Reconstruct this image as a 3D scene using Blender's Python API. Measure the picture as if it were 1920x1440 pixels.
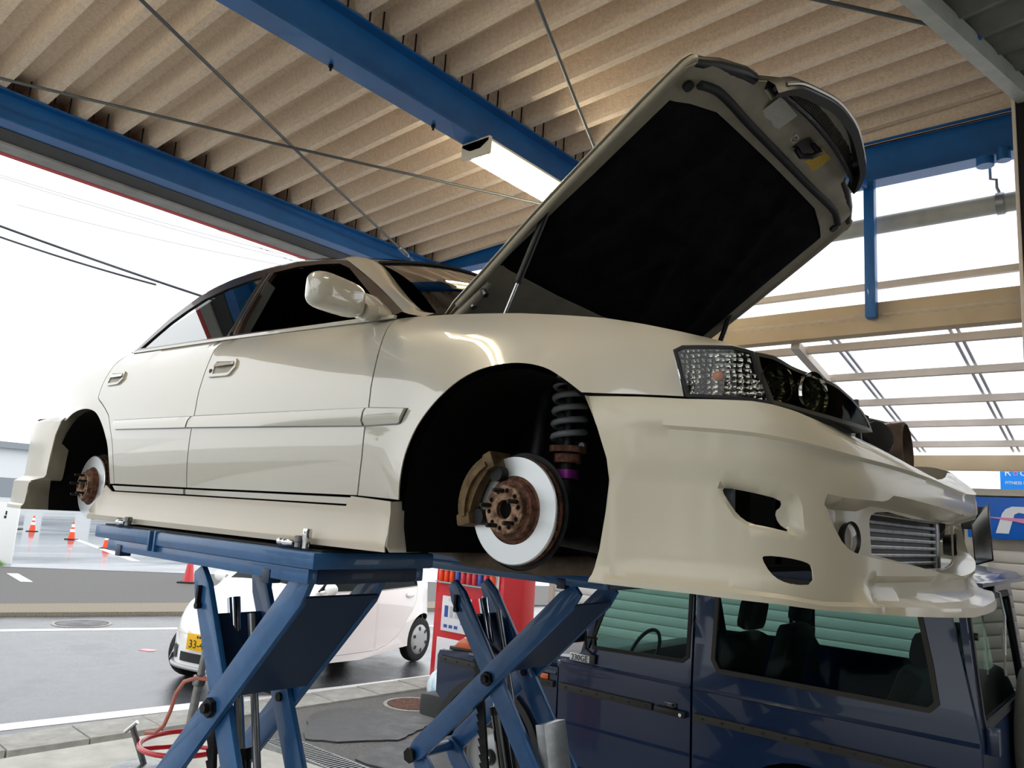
import bpy, bmesh, math, random
from mathutils import Vector, Matrix
from mathutils.geometry import delaunay_2d_cdt

for o in list(bpy.data.objects):
    bpy.data.objects.remove(o, do_unlink=True)
SC = bpy.context.scene
COL = SC.collection
random.seed(7)
R = math.radians

# ------------------------------------------------------------------ camera
def basis(yaw, pitch, roll):
    cy, sy, cp, sp = math.cos(yaw), math.sin(yaw), math.cos(pitch), math.sin(pitch)
    f = Vector((-sy*cp, cy*cp, sp)); r0 = Vector((cy, sy, 0)); u0 = r0.cross(f)
    r = r0*math.cos(roll) + u0*math.sin(roll); u = u0*math.cos(roll) - r0*math.sin(roll)
    return r, u, f
_r, _u, _f = basis(0.703521, 0.168187, 0.0636218)
cam_d = bpy.data.cameras.new('camera'); cam_d.sensor_width = 36.0; cam_d.lens = 36*1456.55/1920
cam_d.clip_start = 0.05; cam_d.clip_end = 500
cam = bpy.data.objects.new('camera', cam_d); COL.objects.link(cam)
cam.matrix_world = Matrix(((_r.x, _u.x, -_f.x, 1.37017), (_r.y, _u.y, -_f.y, -1.52253), (_r.z, _u.z, -_f.z, 2.04337), (0, 0, 0, 1)))
SC.camera = cam

# ------------------------------------------------------------------ sky: flat overcast
wd = bpy.data.worlds.new('overcast_sky'); SC.world = wd; wd.use_nodes = True
bg = wd.node_tree.nodes['Background']; bg.inputs[0].default_value = (0.95, 0.975, 1.0, 1); bg.inputs[1].default_value = 2.0
SC.view_settings.view_transform = 'Standard'; SC.view_settings.look = 'None'
SC.view_settings.exposure = 0.0; SC.view_settings.gamma = 1.0; SC.view_settings.use_curve_mapping = False

# ------------------------------------------------------------------ materials
def lin(h):
    h = h.lstrip('#'); v = [int(h[i:i+2], 16)/255 for i in (0, 2, 4)]
    return tuple(x/12.92 if x <= .04045 else ((x+.055)/1.055)**2.4 for x in v)
M = {}
def mat(name, col, rough=.5, metal=0., coat=0., noise=None, bump=None, spec=.5, trans=0., alpha=1., emit=None, ior=1.45, crough=.03, aniso=0, coord='Object', stretch=None, rnoise=0, sheen=0):
    m = bpy.data.materials.new(name); m.use_nodes = True
    nt = m.node_tree; b = nt.nodes['Principled BSDF']; L = nt.links
    c = lin(col) if isinstance(col, str) else col
    b.inputs['Base Color'].default_value = (*c, 1); b.inputs['Roughness'].default_value = rough
    b.inputs['Metallic'].default_value = metal; b.inputs['Specular IOR Level'].default_value = spec
    b.inputs['Coat Weight'].default_value = coat; b.inputs['Coat Roughness'].default_value = crough; b.inputs['Coat IOR'].default_value = 1.75 if coat >= .7 else 1.5
    b.inputs['Transmission Weight'].default_value = trans; b.inputs['Alpha'].default_value = alpha; b.inputs['IOR'].default_value = ior
    if aniso: b.inputs['Anisotropic'].default_value = aniso
    if emit: b.inputs['Emission Color'].default_value = (*lin(emit[0]), 1); b.inputs['Emission Strength'].default_value = emit[1]
    if noise or bump or rnoise:
        tc = nt.nodes.new('ShaderNodeTexCoord'); src = tc.outputs[coord]
        if stretch:
            mp = nt.nodes.new('ShaderNodeMapping'); mp.inputs['Scale'].default_value = stretch; L.new(src, mp.inputs[0]); src = mp.outputs[0]
    if noise:                                   # (scale, second colour, contrast lo, hi)
        n = nt.nodes.new('ShaderNodeTexNoise'); n.inputs['Scale'].default_value = noise[0]; n.inputs['Detail'].default_value = 6; n.inputs['Roughness'].default_value = .6
        L.new(src, n.inputs['Vector'])
        rp = nt.nodes.new('ShaderNodeValToRGB'); e = rp.color_ramp.elements
        e[0].position = noise[2] if len(noise) > 2 else .35; e[1].position = noise[3] if len(noise) > 3 else .65
        e[0].color = (*lin(noise[1]), 1); e[1].color = (*c, 1)
        L.new(n.outputs['Fac'], rp.inputs[0]); L.new(rp.outputs[0], b.inputs['Base Color'])
        if rnoise:
            mr = nt.nodes.new('ShaderNodeMapRange'); mr.inputs[1].default_value = .35; mr.inputs[2].default_value = .65
            mr.inputs[3].default_value = max(0, rough-rnoise); mr.inputs[4].default_value = min(1, rough+rnoise)
            L.new(n.outputs['Fac'], mr.inputs[0]); L.new(mr.outputs[0], b.inputs['Roughness'])
    if bump:                                    # (scale, strength)
        n2 = nt.nodes.new('ShaderNodeTexNoise'); n2.inputs['Scale'].default_value = bump[0]; n2.inputs['Detail'].default_value = 4
        L.new(src, n2.inputs['Vector'])
        bp = nt.nodes.new('ShaderNodeBump'); bp.inputs['Strength'].default_value = bump[1]; bp.inputs['Distance'].default_value = .01
        L.new(n2.outputs['Fac'], bp.inputs['Height']); L.new(bp.outputs[0], b.inputs['Normal'])
    M[name] = m
    return m
mat('pearl_paint', '#b6b3a7', .28, 0, 1.0, spec=.5)
mat('skirt_paint', '#bbb4a7', .38, 0, .45, crough=.08, noise=(4, '#bcb5a6', .3, .7))
mat('bumper_paint', '#bcb6a4', .40, 0, .45, crough=.10, noise=(3, '#bbb5a1', .3, .7))
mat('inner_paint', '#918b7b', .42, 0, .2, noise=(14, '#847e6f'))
mat('black_plastic', '#131416', .45)
mat('black_gloss', '#0a0b0d', .12, 0, .6)
mat('black_rubber', '#17181a', .7)
mat('underbody', '#050506', .85, spec=.15, noise=(12, '#020202'))
mat('undercoat_brown', '#5a4a3c', .7, noise=(16, '#3c3129'))
mat('hood_felt', '#16171b', .95, spec=.08, bump=(60, .2), noise=(7, '#08090b'))
mat('brown_trim', '#2c211f', .3, 0, .5)
mat('chrome', '#d8dadc', .08, 1.0)
mat('steel', '#8e9092', .35, 1.0, noise=(20, '#6c6d6e'))
mat('dark_steel', '#2b2c2e', .5, .7, noise=(20, '#19191a'))
mat('disc_steel', '#d4d7d8', .36, 1.0, aniso=.6)
mat('rust', '#6e4836', .8, .1, noise=(45, '#3d2519', .4, .6), bump=(120, .3))
mat('hub_rust', '#9b7f68', .7, .3, noise=(38, '#553a2a', .42, .6), bump=(140, .25))
mat('caliper', '#6b5636', .55, .4, noise=(25, '#443622'))
mat('car_glass', '#dfe8e4', .0, 0, trans=1.0, ior=1.12, spec=.6)
mat('tint_glass', '#9fb7b2', .0, 0, trans=1.0, ior=1.35)
mat('dark_glass', '#1c2221', .02, 0, 0, spec=.9)
mat('clear_lens', '#f4f6f6', .02, 0, trans=1.0, ior=1.3)
mat('lift_blue', '#24598c', .38, 0, .3, noise=(10, '#1d4d7c', .35, .6), bump=(30, .05))
mat('lift_blue_dark', '#132a45', .45, 0, .1, noise=(9, '#162d4a'))
mat('beam_blue', '#1766ad', .42, 0, .2, noise=(4, '#145b9c', .35, .65))
mat('felt_ceiling', '#e6d6c4', .95, noise=(55, '#d6c3af', .35, .62), bump=(90, .5))
mat('grey_deck', '#70736c', .6, .2, noise=(8, '#5f625b'))
mat('rod_grey', '#5e6468', .5, .5)
mat('fascia_dark', '#3c3d40', .6, noise=(6, '#303134'))
mat('fascia_light', '#a3a5a6', .6, noise=(6, '#8f9192'))
mat('fascia_red', '#c2474b', .5)
mat('canopy_frame', '#e6dace', .5, noise=(6, '#dccfc2'))
mat('canopy_beam', '#cdb898', .5, noise=(4, '#c4ae8d'))
mat('batten', '#d5d6de', .5)
mat('pipe_grey', '#b9bcb6', .4, noise=(6, '#a4a7a1'))
mat('concrete', '#b9b7ae', .7, noise=(3.5, '#9c9a92', .3, .7), bump=(80, .15), coord='Object')
mat('kerb_concrete', '#a3a19a', .75, noise=(9, '#87857f', .3, .7), bump=(90, .3))
mat('wet_asphalt', '#55575b', .22, noise=(1.1, '#414347', .35, .65), bump=(160, .22), rnoise=.12, spec=.7)
mat('dry_asphalt', '#6d6c69', .8, noise=(55, '#4e4d4b', .35, .65), bump=(200, .5))
mat('wet_lot', '#747a84', .09, noise=(.5, '#5b616b', .35, .65), bump=(18, .06), rnoise=.08, spec=.8, stretch=(1, .25, 1))
mat('gravel', '#99907f', .9, noise=(70, '#6d6557', .35, .65), bump=(180, .6))
mat('white_line', '#e6e6e4', .5, noise=(30, '#cfcfcc', .3, .5))
mat('rubber_sheet', '#4b4c4d', .5, noise=(5, '#383939', .35, .65), bump=(120, .15), rnoise=.15)
mat('shutter', '#cfc8bd', .5, noise=(3, '#c3bcb0'))
mat('shutter_white', '#dbdad6', .5)
mat('wall_shop', '#4f4a42', .8, noise=(2, '#423d36'))
mat('wall_cream', '#c9c2b2', .7, noise=(4, '#bcb4a4'))
mat('sign_blue', '#1363c4', .35)
mat('sign_azure', '#0f86ee', .35)
mat('sign_white', '#e9eaec', .4)
mat('sign_pink', '#e58fb4', .4)
mat('lamp_white', '#e9e4d4', .4)
mat('tube_glow', '#fff4d8', .3, emit=('#fff0d0', 45))
mat('red_paint', '#c8202b', .3, 0, .5)
mat('cone_orange', '#ee4b1c', .5)
mat('cone_yellow', '#f2d40a', .5)
mat('white_plastic', '#e8e8e6', .4)
mat('galv', '#a8abac', .35, .8, noise=(12, '#8c8f90'))

# ------------------------------------------------------------------ mesh helpers
def link(o, parent=None, **kw):
    COL.objects.link(o)
    if parent is not None: o.parent = parent
    return o
def tag(o, label=None, cat=None, group=None, kind=None):
    if label: o['label'] = label
    if cat: o['category'] = cat
    if group: o['group'] = group
    if kind: o['kind'] = kind
    return o
def empty(name, loc=(0, 0, 0), rz=0., label=None, cat=None, group=None, kind=None, parent=None):
    o = bpy.data.objects.new(name, None); o.empty_display_size = .1
    o.location = loc; o.rotation_euler = (0, 0, rz)
    link(o, parent); tag(o, label, cat, group, kind)
    return o
class MB:
    def __init__(s): s.v = []; s.f = []
    def add(s, vs, fs):
        n = len(s.v); s.v += [tuple(q) for q in vs]; s.f += [tuple(i+n for i in q) for q in fs]; return s
    def box(s, a, b, m=None):
        x0, y0, z0 = a; x1, y1, z1 = b
        v = [(x0, y0, z0), (x1, y0, z0), (x1, y1, z0), (x0, y1, z0), (x0, y0, z1), (x1, y0, z1), (x1, y1, z1), (x0, y1, z1)]
        if m is not None: v = [m @ Vector(q) for q in v]
        return s.add(v, [(0, 3, 2, 1), (4, 5, 6, 7), (0, 1, 5, 4), (1, 2, 6, 5), (2, 3, 7, 6), (3, 0, 4, 7)])
    def bar(s, a, b, w, h, up=(0, 0, 1)):            # rectangular bar from a to b, w across, h along up
        a = Vector(a); b = Vector(b); d = (b-a).normalized(); up = Vector(up)
        if abs(d.dot(up)) > .99: up = Vector((0, 1, 0))
        x = d.cross(up).normalized(); u = x.cross(d)
        v = [p+x*sx*w/2+u*su*h/2 for p in (a, b) for sx, su in ((-1, -1), (1, -1), (1, 1), (-1, 1))]
        return s.add(v, [(3, 2, 1, 0), (4, 5, 6, 7), (0, 1, 5, 4), (1, 2, 6, 5), (2, 3, 7, 6), (3, 0, 4, 7)])
    def tube(s, pts, r, n=10, cap=True):
        pts = [Vector(q) for q in pts]; rs = r if isinstance(r, (list, tuple)) else [r]*len(pts)
        base = len(s.v); x = None
        for i, q in enumerate(pts):
            d = (pts[min(i+1, len(pts)-1)]-pts[max(i-1, 0)]).normalized()
            if x is None: x = d.orthogonal().normalized()
            else: x = (x-d*x.dot(d)).normalized()
            y = d.cross(x)
            for k in range(n):
                t = 2*math.pi*k/n; s.v.append(tuple(q+(x*math.cos(t)+y*math.sin(t))*rs[i]))
        for i in range(len(pts)-1):
            for k in range(n):
                a = base+i*n+k; b = base+i*n+(k+1) % n; s.f.append((a, b, b+n, a+n))
        if cap:
            s.f.append(tuple(base+k for k in range(n-1, -1, -1))); s.f.append(tuple(base+(len(pts)-1)*n+k for k in range(n)))
        return s
    def cyl(s, a, b, r, n=20, r2=None): return s.tube([a, b], [r, r if r2 is None else r2], n)
    def lathe(s, prof, o, ax, n=32, ref=None, full=2*math.pi, closed=False):   # prof: (radius, height along ax)
        o = Vector(o); ax = Vector(ax).normalized(); x = Vector(ref).normalized() if ref else ax.orthogonal().normalized(); y = ax.cross(x)
        base = len(s.v); k = len(prof); part = full < 2*math.pi-1e-6; m = n+1 if part else n
        for i in range(m):
            t = full*i/n
            for r, h in prof: s.v.append(tuple(o+ax*h+(x*math.cos(t)+y*math.sin(t))*r))
        for i in range(n):
            j = (i+1) % m
            for q in range(k if closed else k-1):
                q2 = (q+1) % k; s.f.append((base+i*k+q, base+j*k+q, base+j*k+q2, base+i*k+q2))
        return s
    def prism(s, poly, fa, fb):                       # poly: 2D points; fa, fb map (u, v) to 3D (near and far face)
        n = len(poly); v = [fa(*q) for q in poly]+[fb(*q) for q in poly]
        fs = [tuple(range(n)), tuple(range(2*n-1, n-1, -1))]+[(i, i+n, (i+1) % n+n, (i+1) % n) for i in range(n)]
        return s.add(v, fs)
    def grid(s, fn, nu, nv):
        base = len(s.v)
        for i in range(nu+1):
            for j in range(nv+1): s.v.append(tuple(fn(i/nu, j/nv)))
        for i in range(nu):
            for j in range(nv):
                a = base+i*(nv+1)+j; s.f.append((a, a+nv+1, a+nv+2, a+1))
        return s
    def sphere(s, c, r, n=14, m=8, sc=(1, 1, 1)):
        c = Vector(c)
        return s.grid(lambda u, v: c+Vector((sc[0]*r*math.sin(math.pi*v)*math.cos(2*math.pi*u), sc[1]*r*math.sin(math.pi*v)*math.sin(2*math.pi*u), sc[2]*r*math.cos(math.pi*v))), n, m)
    def mesh(s, name, m, smooth=30, bevel=0, fix=True):
        me = bpy.data.meshes.new(name); me.from_pydata(s.v, [], s.f)
        if fix:
            bm = bmesh.new(); bm.from_mesh(me); bmesh.ops.remove_doubles(bm, verts=bm.verts, dist=1e-5)
            bmesh.ops.recalc_face_normals(bm, faces=bm.faces)
            if bevel: 
                es = [e for e in bm.edges if len(e.link_faces) == 2 and e.calc_face_angle(0) > R(35)]
                bmesh.ops.bevel(bm, geom=es, offset=bevel, segments=2, profile=.6, affect='EDGES', clamp_overlap=True)
            bm.to_mesh(me); bm.free()
        if smooth:
            me.polygons.foreach_set('use_smooth', [True]*len(me.polygons)); me.set_sharp_from_angle(angle=R(smooth))
        me.materials.append(M[m] if isinstance(m, str) else m)
        return me
    def build(s, name, m, parent=None, smooth=30, bevel=0, loc=None, fix=True, **kw):
        o = bpy.data.objects.new(name, s.mesh(name, m, smooth, bevel, fix)); link(o, parent)
        if loc is not None: o.location = loc
        tag(o, **kw); return o
def inst(name, me, parent=None, loc=(0, 0, 0), rot=(0, 0, 0), sc=None, **kw):
    o = bpy.data.objects.new(name, me); link(o, parent); o.location = loc; o.rotation_euler = rot
    if sc: o.scale = sc
    tag(o, **kw); return o
def copy_tree(o, parent=None):
    c = o.copy(); COL.objects.link(c); c.parent = parent
    for ch in o.children: copy_tree(ch, c)
    return c
def crv(pts):
    xs = [q[0] for q in pts]; ys = [q[1] for q in pts]; n = len(xs)
    d = [(ys[i+1]-ys[i])/(xs[i+1]-xs[i]) for i in range(n-1)]
    m = [d[0]]+[0 if d[i-1]*d[i] <= 0 else 2*d[i-1]*d[i]/(d[i-1]+d[i]) for i in range(1, n-1)]+[d[-1]]
    def f(x):
        if x <= xs[0]: return ys[0]
        if x >= xs[-1]: return ys[-1]
        i = 0
        while xs[i+1] < x: i += 1
        h = xs[i+1]-xs[i]; t = (x-xs[i])/h
        return (2*t**3-3*t*t+1)*ys[i]+(t**3-2*t*t+t)*h*m[i]+(-2*t**3+3*t*t)*ys[i+1]+(t**3-t*t)*h*m[i+1]
    return f
def sstep(a, b, x):
    t = max(0, min(1, (x-a)/(b-a))); return t*t*(3-2*t)
def inside(p, poly):
    x, y = p; c = False; n = len(poly); j = n-1
    for i in range(n):
        xi, yi = poly[i]; xj, yj = poly[j]
        if (yi > y) != (yj > y) and x < (xj-xi)*(y-yi)/(yj-yi)+xi: c = not c
        j = i
    return c
def segdist(p, a, b):
    dx, dy = b[0]-a[0], b[1]-a[1]; l = dx*dx+dy*dy
    t = 0 if l == 0 else max(0, min(1, ((p[0]-a[0])*dx+(p[1]-a[1])*dy)/l))
    return math.hypot(p[0]-a[0]-t*dx, p[1]-a[1]-t*dy)
def dense(poly, step, closed=True):
    out = []; n = len(poly)
    for i in range(n if closed else n-1):
        a = poly[i]; b = poly[(i+1) % n]; k = max(1, int(math.ceil(math.hypot(b[0]-a[0], b[1]-a[1])/step)))
        out += [(a[0]+(b[0]-a[0])*j/k, a[1]+(b[1]-a[1])*j/k) for j in range(k)]
    if not closed: out.append(poly[-1])
    return out
def rounded(poly, it=2, keep=()):                     # Chaikin corner cutting, keeps listed corner indices
    for _ in range(it):
        n = len(poly); out = []
        for i in range(n):
            a = poly[i-1]; b = poly[i]; c = poly[(i+1) % n]
            out += [(b[0]*.75+a[0]*.25, b[1]*.75+a[1]*.25), (b[0]*.75+c[0]*.25, b[1]*.75+c[1]*.25)]
        poly = out
    return poly
def panel(poly, fn, holes=(), step=.05, thick=.004, lines=(), flange=0):
    """Sheet panel: the 2D region poly minus holes, meshed and mapped by fn(u, v, d) (d = depth below the outer face)."""
    rings = [dense(poly, step)]+[dense(h, step*.7) for h in holes]
    vs = []; es = []
    for r in rings:
        b = len(vs); vs += [Vector(q) for q in r]; es += [(b+i, b+(i+1) % len(r)) for i in range(len(r))]
    segs = [(r[i], r[(i+1) % len(r)]) for r in rings for i in range(len(r))]
    lsegs = []
    for ln in lines:
        q = dense(ln, step*.8, False); b = len(vs); vs += [Vector(t) for t in q]; es += [(b+i, b+i+1) for i in range(len(q)-1)]; lsegs += [(q[i], q[i+1]) for i in range(len(q)-1)]
    u0 = min(q[0] for q in poly); u1 = max(q[0] for q in poly); v0 = min(q[1] for q in poly); v1 = max(q[1] for q in poly)
    nu = int((u1-u0)/step)+1; nv = int((v1-v0)/step)+1
    for i in range(nu+1):
        for j in range(nv+1):
            q = (u0+(i+.5*(j % 2))*step, v0+j*step)
            if not inside(q, poly) or any(inside(q, h) for h in holes): continue
            if min(segdist(q, a, b2) for a, b2 in segs if abs(a[0]-q[0]) < 2.5*step) < .45*step if any(abs(a[0]-q[0]) < 2.5*step for a, b2 in segs) else False: continue
            if any(abs(a[0]-q[0]) < 2*step and abs(a[1]-q[1]) < step and segdist(q, a, b2) < .5*step for a, b2 in lsegs): continue
            vs.append(Vector(q))
    vo, eo, fo, ov, oe, of = delaunay_2d_cdt(vs, es, [], 0, 1e-6)
    tris = []
    for f in fo:
        c = ((vo[f[0]].x+vo[f[1]].x+vo[f[2]].x)/3, (vo[f[0]].y+vo[f[1]].y+vo[f[2]].y)/3)
        if inside(c, poly) and not any(inside(c, h) for h in holes): tris.append(tuple(f))
    n = len(vo); mb = MB()
    mb.v = [tuple(fn(q.x, q.y, 0.)) for q in vo]+[tuple(fn(q.x, q.y, thick)) for q in vo]
    mb.f = list(tris)+[(a+n, c+n, b+n) for a, b, c in tris]
    cnt = {}
    for t in tris:
        for i in range(3):
            e = (t[i], t[(i+1) % 3]); cnt[e] = 1
    for (a, b) in list(cnt):
        if (b, a) not in cnt: mb.f.append((a, a+n, b+n, b))
    return mb
# ================================================================== SETTING
# --- ground
def slab(name, poly, z0, z1, m, parent=None, step=0, **kw):
    mb = MB(); mb.prism(poly, lambda x, y: (x, y, z1), lambda x, y: (x, y, z0)); return mb.build(name, m, parent, smooth=0, **kw)
slab('floor', [(-5.5, -6), (7, -6), (7, 2.66), (-3.7, 2.66), (-5.44, 2.45), (-5.5, 1.0)], -.12, 0, 'concrete', kind='structure')
slab('road', [(-40, -40), (-4.5, -40), (-5.8, 1.0), (-5.7, 4.4), (-4.9, 12), (1, 70), (-60, 70)], -.3, -.03, 'wet_asphalt', kind='structure')
slab('forecourt', [(-5.44, 2.47), (-3.7, 2.9), (7, 2.9), (7, 12), (-5.0, 12), (-5.78, 4.3)], -.15, -.004, 'dry_asphalt', kind='structure')
slab('far_pavement', [(-14.9, 1.0), (-21.5, -16), (-31.0, -10), (-21.2, 5.7), (-12.3, 20.0), (-8.0, 20.0)], -.18, .0, 'dry_asphalt', kind='structure')
slab('far_lot', [(-21.0, 5.7), (-31.0, -10), (-140, -70), (-140, 120), (-8, 120), (-8, 26.5)], -.15, .01, 'wet_lot', kind='structure')
# gravel kerb strip across the road, road markings
slab('gravel_strip', [(-12.95, 3.18), (-14.0, -8), (-15.05, -8), (-14.0, 3.5), (-13.0, 6.64), (-11, 13), (-10, 13), (-12.0, 5.8)], -.1, .03, 'gravel', kind='structure')
slab('road_line', [(-6.37, 1.164), (-7.9, -12), (-8.1, -12), (-6.575, 1.227), (-6.129, 4.596), (-5.5, 12), (-5.25, 12), (-5.895, 4.413)], -.032, -.026, 'white_line', kind='structure')
slab('road_line', [(-11.5, 2.72), (-13.6, -5), (-13.75, -5), (-11.66, 2.8), (-10.83, 4.9), (-9, 9.5), (-8.85, 9.4), (-10.68, 4.83)], -.032, -.026, 'white_line', kind='structure')
slab('road_line', [(-22.6, 9.6), (-33.0, 11.9), (-33.0, 12.1), (-22.4, 9.8)], .009, .016, 'white_line', kind='structure')
slab('road_line', [(-17.6, 5.0), (-19.4, 5.3), (-19.3, 5.5), (-17.5, 5.2)], -.001, .006, 'white_line', kind='structure')
# kerb stones between the road and the workshop floor
kerb = empty('kerb', (-5.75, -2.6, -.03), 0, kind='structure')
km = MB().box((-.235, 0, -.1), (.235, .592, .05)).mesh('kerb_stone', 'kerb_concrete', bevel=.012)
for i in range(19):
    y = i*.6; inst('kerb_stone', km, kerb, (.055*y-.3 if y > 3.5 else .1*(y-3.5)-.108, y, random.uniform(-.004, .004)), (0, 0, -.06))
# drain along the edge of the workshop floor
dr = empty('drain_grate', (-4.75, 2.78, 0), .0, 'steel drain grating let into the floor edge beside the near lift', 'drain')
MB().box((0, -.13, -.04), (1.25, -.115, .006)).box((0, .115, -.04), (1.25, .13, .006)).build('frame', 'galv', dr)
bm_ = MB().box((-.008, -.115, -.03), (.008, .115, .002)).mesh('grate_bar', 'galv', 0)
for i in range(31): inst('grate_bar', bm_, dr, (.03+i*.04, 0, 0))
MB().box((0, -.115, -.06), (1.25, .115, -.035)).build('channel', 'black_rubber', dr)
def torn(cx, cy, pts, rot=0):
    out = []
    for q in dense(pts, .09): out.append((q[0]+random.uniform(-.02, .02), q[1]+random.uniform(-.02, .02)))
    return out
slab('rubber_sheet', torn(0, 0, [(-4.55, 2.95), (-5.2, 3.5), (-5.25, 3.72), (-5.1, 4.15), (-4.55, 4.3), (-4.22, 4.2), (-4.05, 3.6), (-4.3, 3.15)]), -.002, .012, 'rubber_sheet', label='grey rubber sheet with a torn edge lying on the forecourt behind the near lift', cat='rubber sheet')
slab('rubber_sheet', torn(0, 0, [(-3.86, 2.95), (-3.95, 3.2), (-3.98, 4.05), (-3.4, 4.2), (-2.9, 3.9), (-2.9, 3.0)]), -.002, .012, 'rubber_sheet', label='cracked grey rubber sheet on the ground in front of the blue off-roader', cat='rubber sheet')
mh = empty('manhole_cover', (-11.75, 3.95, -.03), 0, 'round iron manhole cover in the wet road', 'manhole')
MB().lathe([(0, .012), (.34, .012), (.36, .008), (.36, -.01)], (0, 0, 0), (0, 0, 1), 28).build('lid', 'rubber_sheet', mh)
MB().lathe([(.375, .008), (.43, .008), (.43, -.01)], (0, 0, 0), (0, 0, 1), 28).build('rim', 'kerb_concrete', mh)
mh2 = empty('manhole_cover', (-4.45, 4.0, 0), 0, 'rusty round cover in the forecourt beside the rubbish bag', 'manhole')
mh2.location = (-4.95, 4.62, -.004)
MB().lathe([(0, .010), (.25, .010), (.26, .004)], (0, 0, 0), (0, 0, 1), 26).build('lid', 'rust', mh2)
MB().lathe([(.27, .006), (.31, .006), (.31, -.01)], (0, 0, 0), (0, 0, 1), 26).build('rim', 'kerb_concrete', mh2)

# --- folded plate roof, slopes down towards the street
ROOF = lambda x: 4.295+.06*(x+3.63)
PITCH = .221
ceil_ = empty('ceiling', (0, 0, 0), kind='structure')
x0, x1 = -4.07, 4.3
pr = [(0, 0), (.046, 0), (.076, .125), (.191, .125), (PITCH, 0)]
sh = MB()
for (xa, xb) in ((x0, -1.6), (-1.6, .8), (.8, x1)):
    n = len(sh.v)
    for y, z in pr: sh.v += [(xa, y, ROOF(xa)+z), (xb, y, ROOF(xb)+z)]
    for y, z in pr: sh.v += [(xa, y, ROOF(xa)+z+.004), (xb, y, ROOF(xb)+z+.004)]
    for i in range(4):
        a = n+2*i; sh.f.append((a, a+1, a+3, a+2)); b = a+10; sh.f.append((b+2, b+3, b+1, b))
shm = sh.mesh('roof_sheet', 'felt_ceiling', smooth=0)
for i in range(-14, 15):
    inst('roof_sheet', shm, ceil_, (0, 3.21-PITCH*(14-i)-.02, 0))
# --- blue steel
def hbeam(name, a, b, w, h, m, parent=None, tw=.008, tf=.011, **kw):
    """H section from a to b, centred across, top at a.z"""
    a = Vector(a); b = Vector(b); d = (b-a).normalized(); x = d.cross(Vector((0, 0, 1))).normalized()
    sec = [(-w/2, 0), (w/2, 0), (w/2, -tf), (tw/2, -tf), (tw/2, -h+tf), (w/2, -h+tf), (w/2, -h), (-w/2, -h), (-w/2, -h+tf), (-tw/2, -h+tf), (-tw/2, -tf), (-w/2, -tf)]
    u = x.cross(d)
    return MB().prism(sec, lambda s_, t_: a+x*s_+u*t_, lambda s_, t_: b+x*s_+u*t_).build(name, m, parent, smooth=0, **kw)
be = empty('roof_beam', (-3.69, -4, 4.10), 0, 'blue steel roof beam along the street edge of the roof', 'beam')
hbeam('beam_section', (0, 0, .19), (0, 7.24, .19), .125, .185, 'beam_blue', be)
b2 = empty('roof_beam', (-1.585, -4, 4.15), 0, 'blue steel roof beam overhead that carries the tube light', 'beam')
hbeam('beam_section', (0, 0, .262), (0, 7.24, .262), .13, .26, 'beam_blue', b2)
bb = empty('roof_beam', (-3.7, 3.3, 4.2), 0, 'blue steel edge beam across the back above the raised bonnet', 'beam')
hbeam('beam_section', (0, 0, .255), (6.9, 0, .255), .125, .255, 'beam_blue', bb)
brm = MB().box((-.012, -.055, 0), (-.006, -.048, .10)).box((-.012, .030, 0), (-.006, .037, .10)).mesh('deck_bracket', 'dark_steel', 0)
for root, xx, zt in ((be, .075, .19), (b2, .078, .262)):
    for i in range(-14, 15):
        y = 3.21-PITCH*(14-i)-.02+.13+.0+4
        if 0 < y < 7.2: inst('deck_bracket', brm, root, (xx, y, zt-.002))
boltm = MB().cyl((0, 0, 0), (0, 0, -.014), .012, 6).cyl((0, 0, -.01), (0, 0, -.03), .006, 8).mesh('bolt', 'dark_steel')
for y in (3.85, 4.5, 5.2, 5.75): inst('bolt', boltm, b2, (-.045, y, .002))
# soffit and fascia outside the street beam
MB().box((-3.95, -6, 4.10), (-3.757, 3.4, 4.125)).build('trim_1', 'fascia_dark', smooth=0, kind='structure')
MB().box((-4.09, -6, 4.085), (-3.952, 3.4, 4.255)).build('trim_2', 'fascia_light', smooth=0, kind='structure')
MB().box((-4.14, -6, 4.080), (-4.092, 3.4, 4.46)).build('trim_3', 'fascia_red', smooth=0, kind='structure')

# workshop side and front walls (out of view; they close the room)
MB().box((4.3, -6, 0), (4.5, 3.4, 4.9)).build('wall_right', 'wall_shop', smooth=0, kind='structure')
MB().prism([(-3.7, 4.44), (3.2, 4.44), (3.2, ROOF(3.2)+.13), (-3.7, ROOF(-3.7)+.13)], lambda x, z: (x, 3.255, z), lambda x, z: (x, 3.275, z)).build('trim_5', 'felt_ceiling', smooth=0, kind='structure')
# --- bracing rods with turnbuckles
def rod(a, b, lab, tb=None, clevis=True):
    a = Vector(a); b = Vector(b); d = (b-a)
    t = empty('brace_rod', a, 0, lab, 'rod')
    MB().tube([(0, 0, 0), d*.5+Vector((0, 0, -.012)), d], .009, 8).build('rod', 'rod_grey', t)
    u = d.normalized()
    if tb:
        c = d*tb
        s_ = u.cross(Vector((0, 0, 1))).normalized()
        MB().tube([c-u*.10, c-u*.07+s_*.018, c+u*.07+s_*.018, c+u*.10], .007, 6).tube([c-u*.10, c-u*.07-s_*.018, c+u*.07-s_*.018, c+u*.10], .007, 6).cyl(c-u*.11, c-u*.085, .015, 8).cyl(c+u*.085, c+u*.11, .015, 8).build('turnbuckle', 'galv', t)
    if clevis:
        MB().bar(d-u*.13, d, .012, .045).build('gusset', 'beam_blue', t, bevel=.003)
    return t
rod((-1.72, -.83, 4.21), (-3.62, 2.93, 4.20), 'thin steel brace rod with turnbuckle running to the far end of the street beam', .93)
rod((-3.62, -1.1, 4.175), (-1.68, 2.74, 4.185), 'thin steel brace rod crossing to the beam near the tube light')
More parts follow.
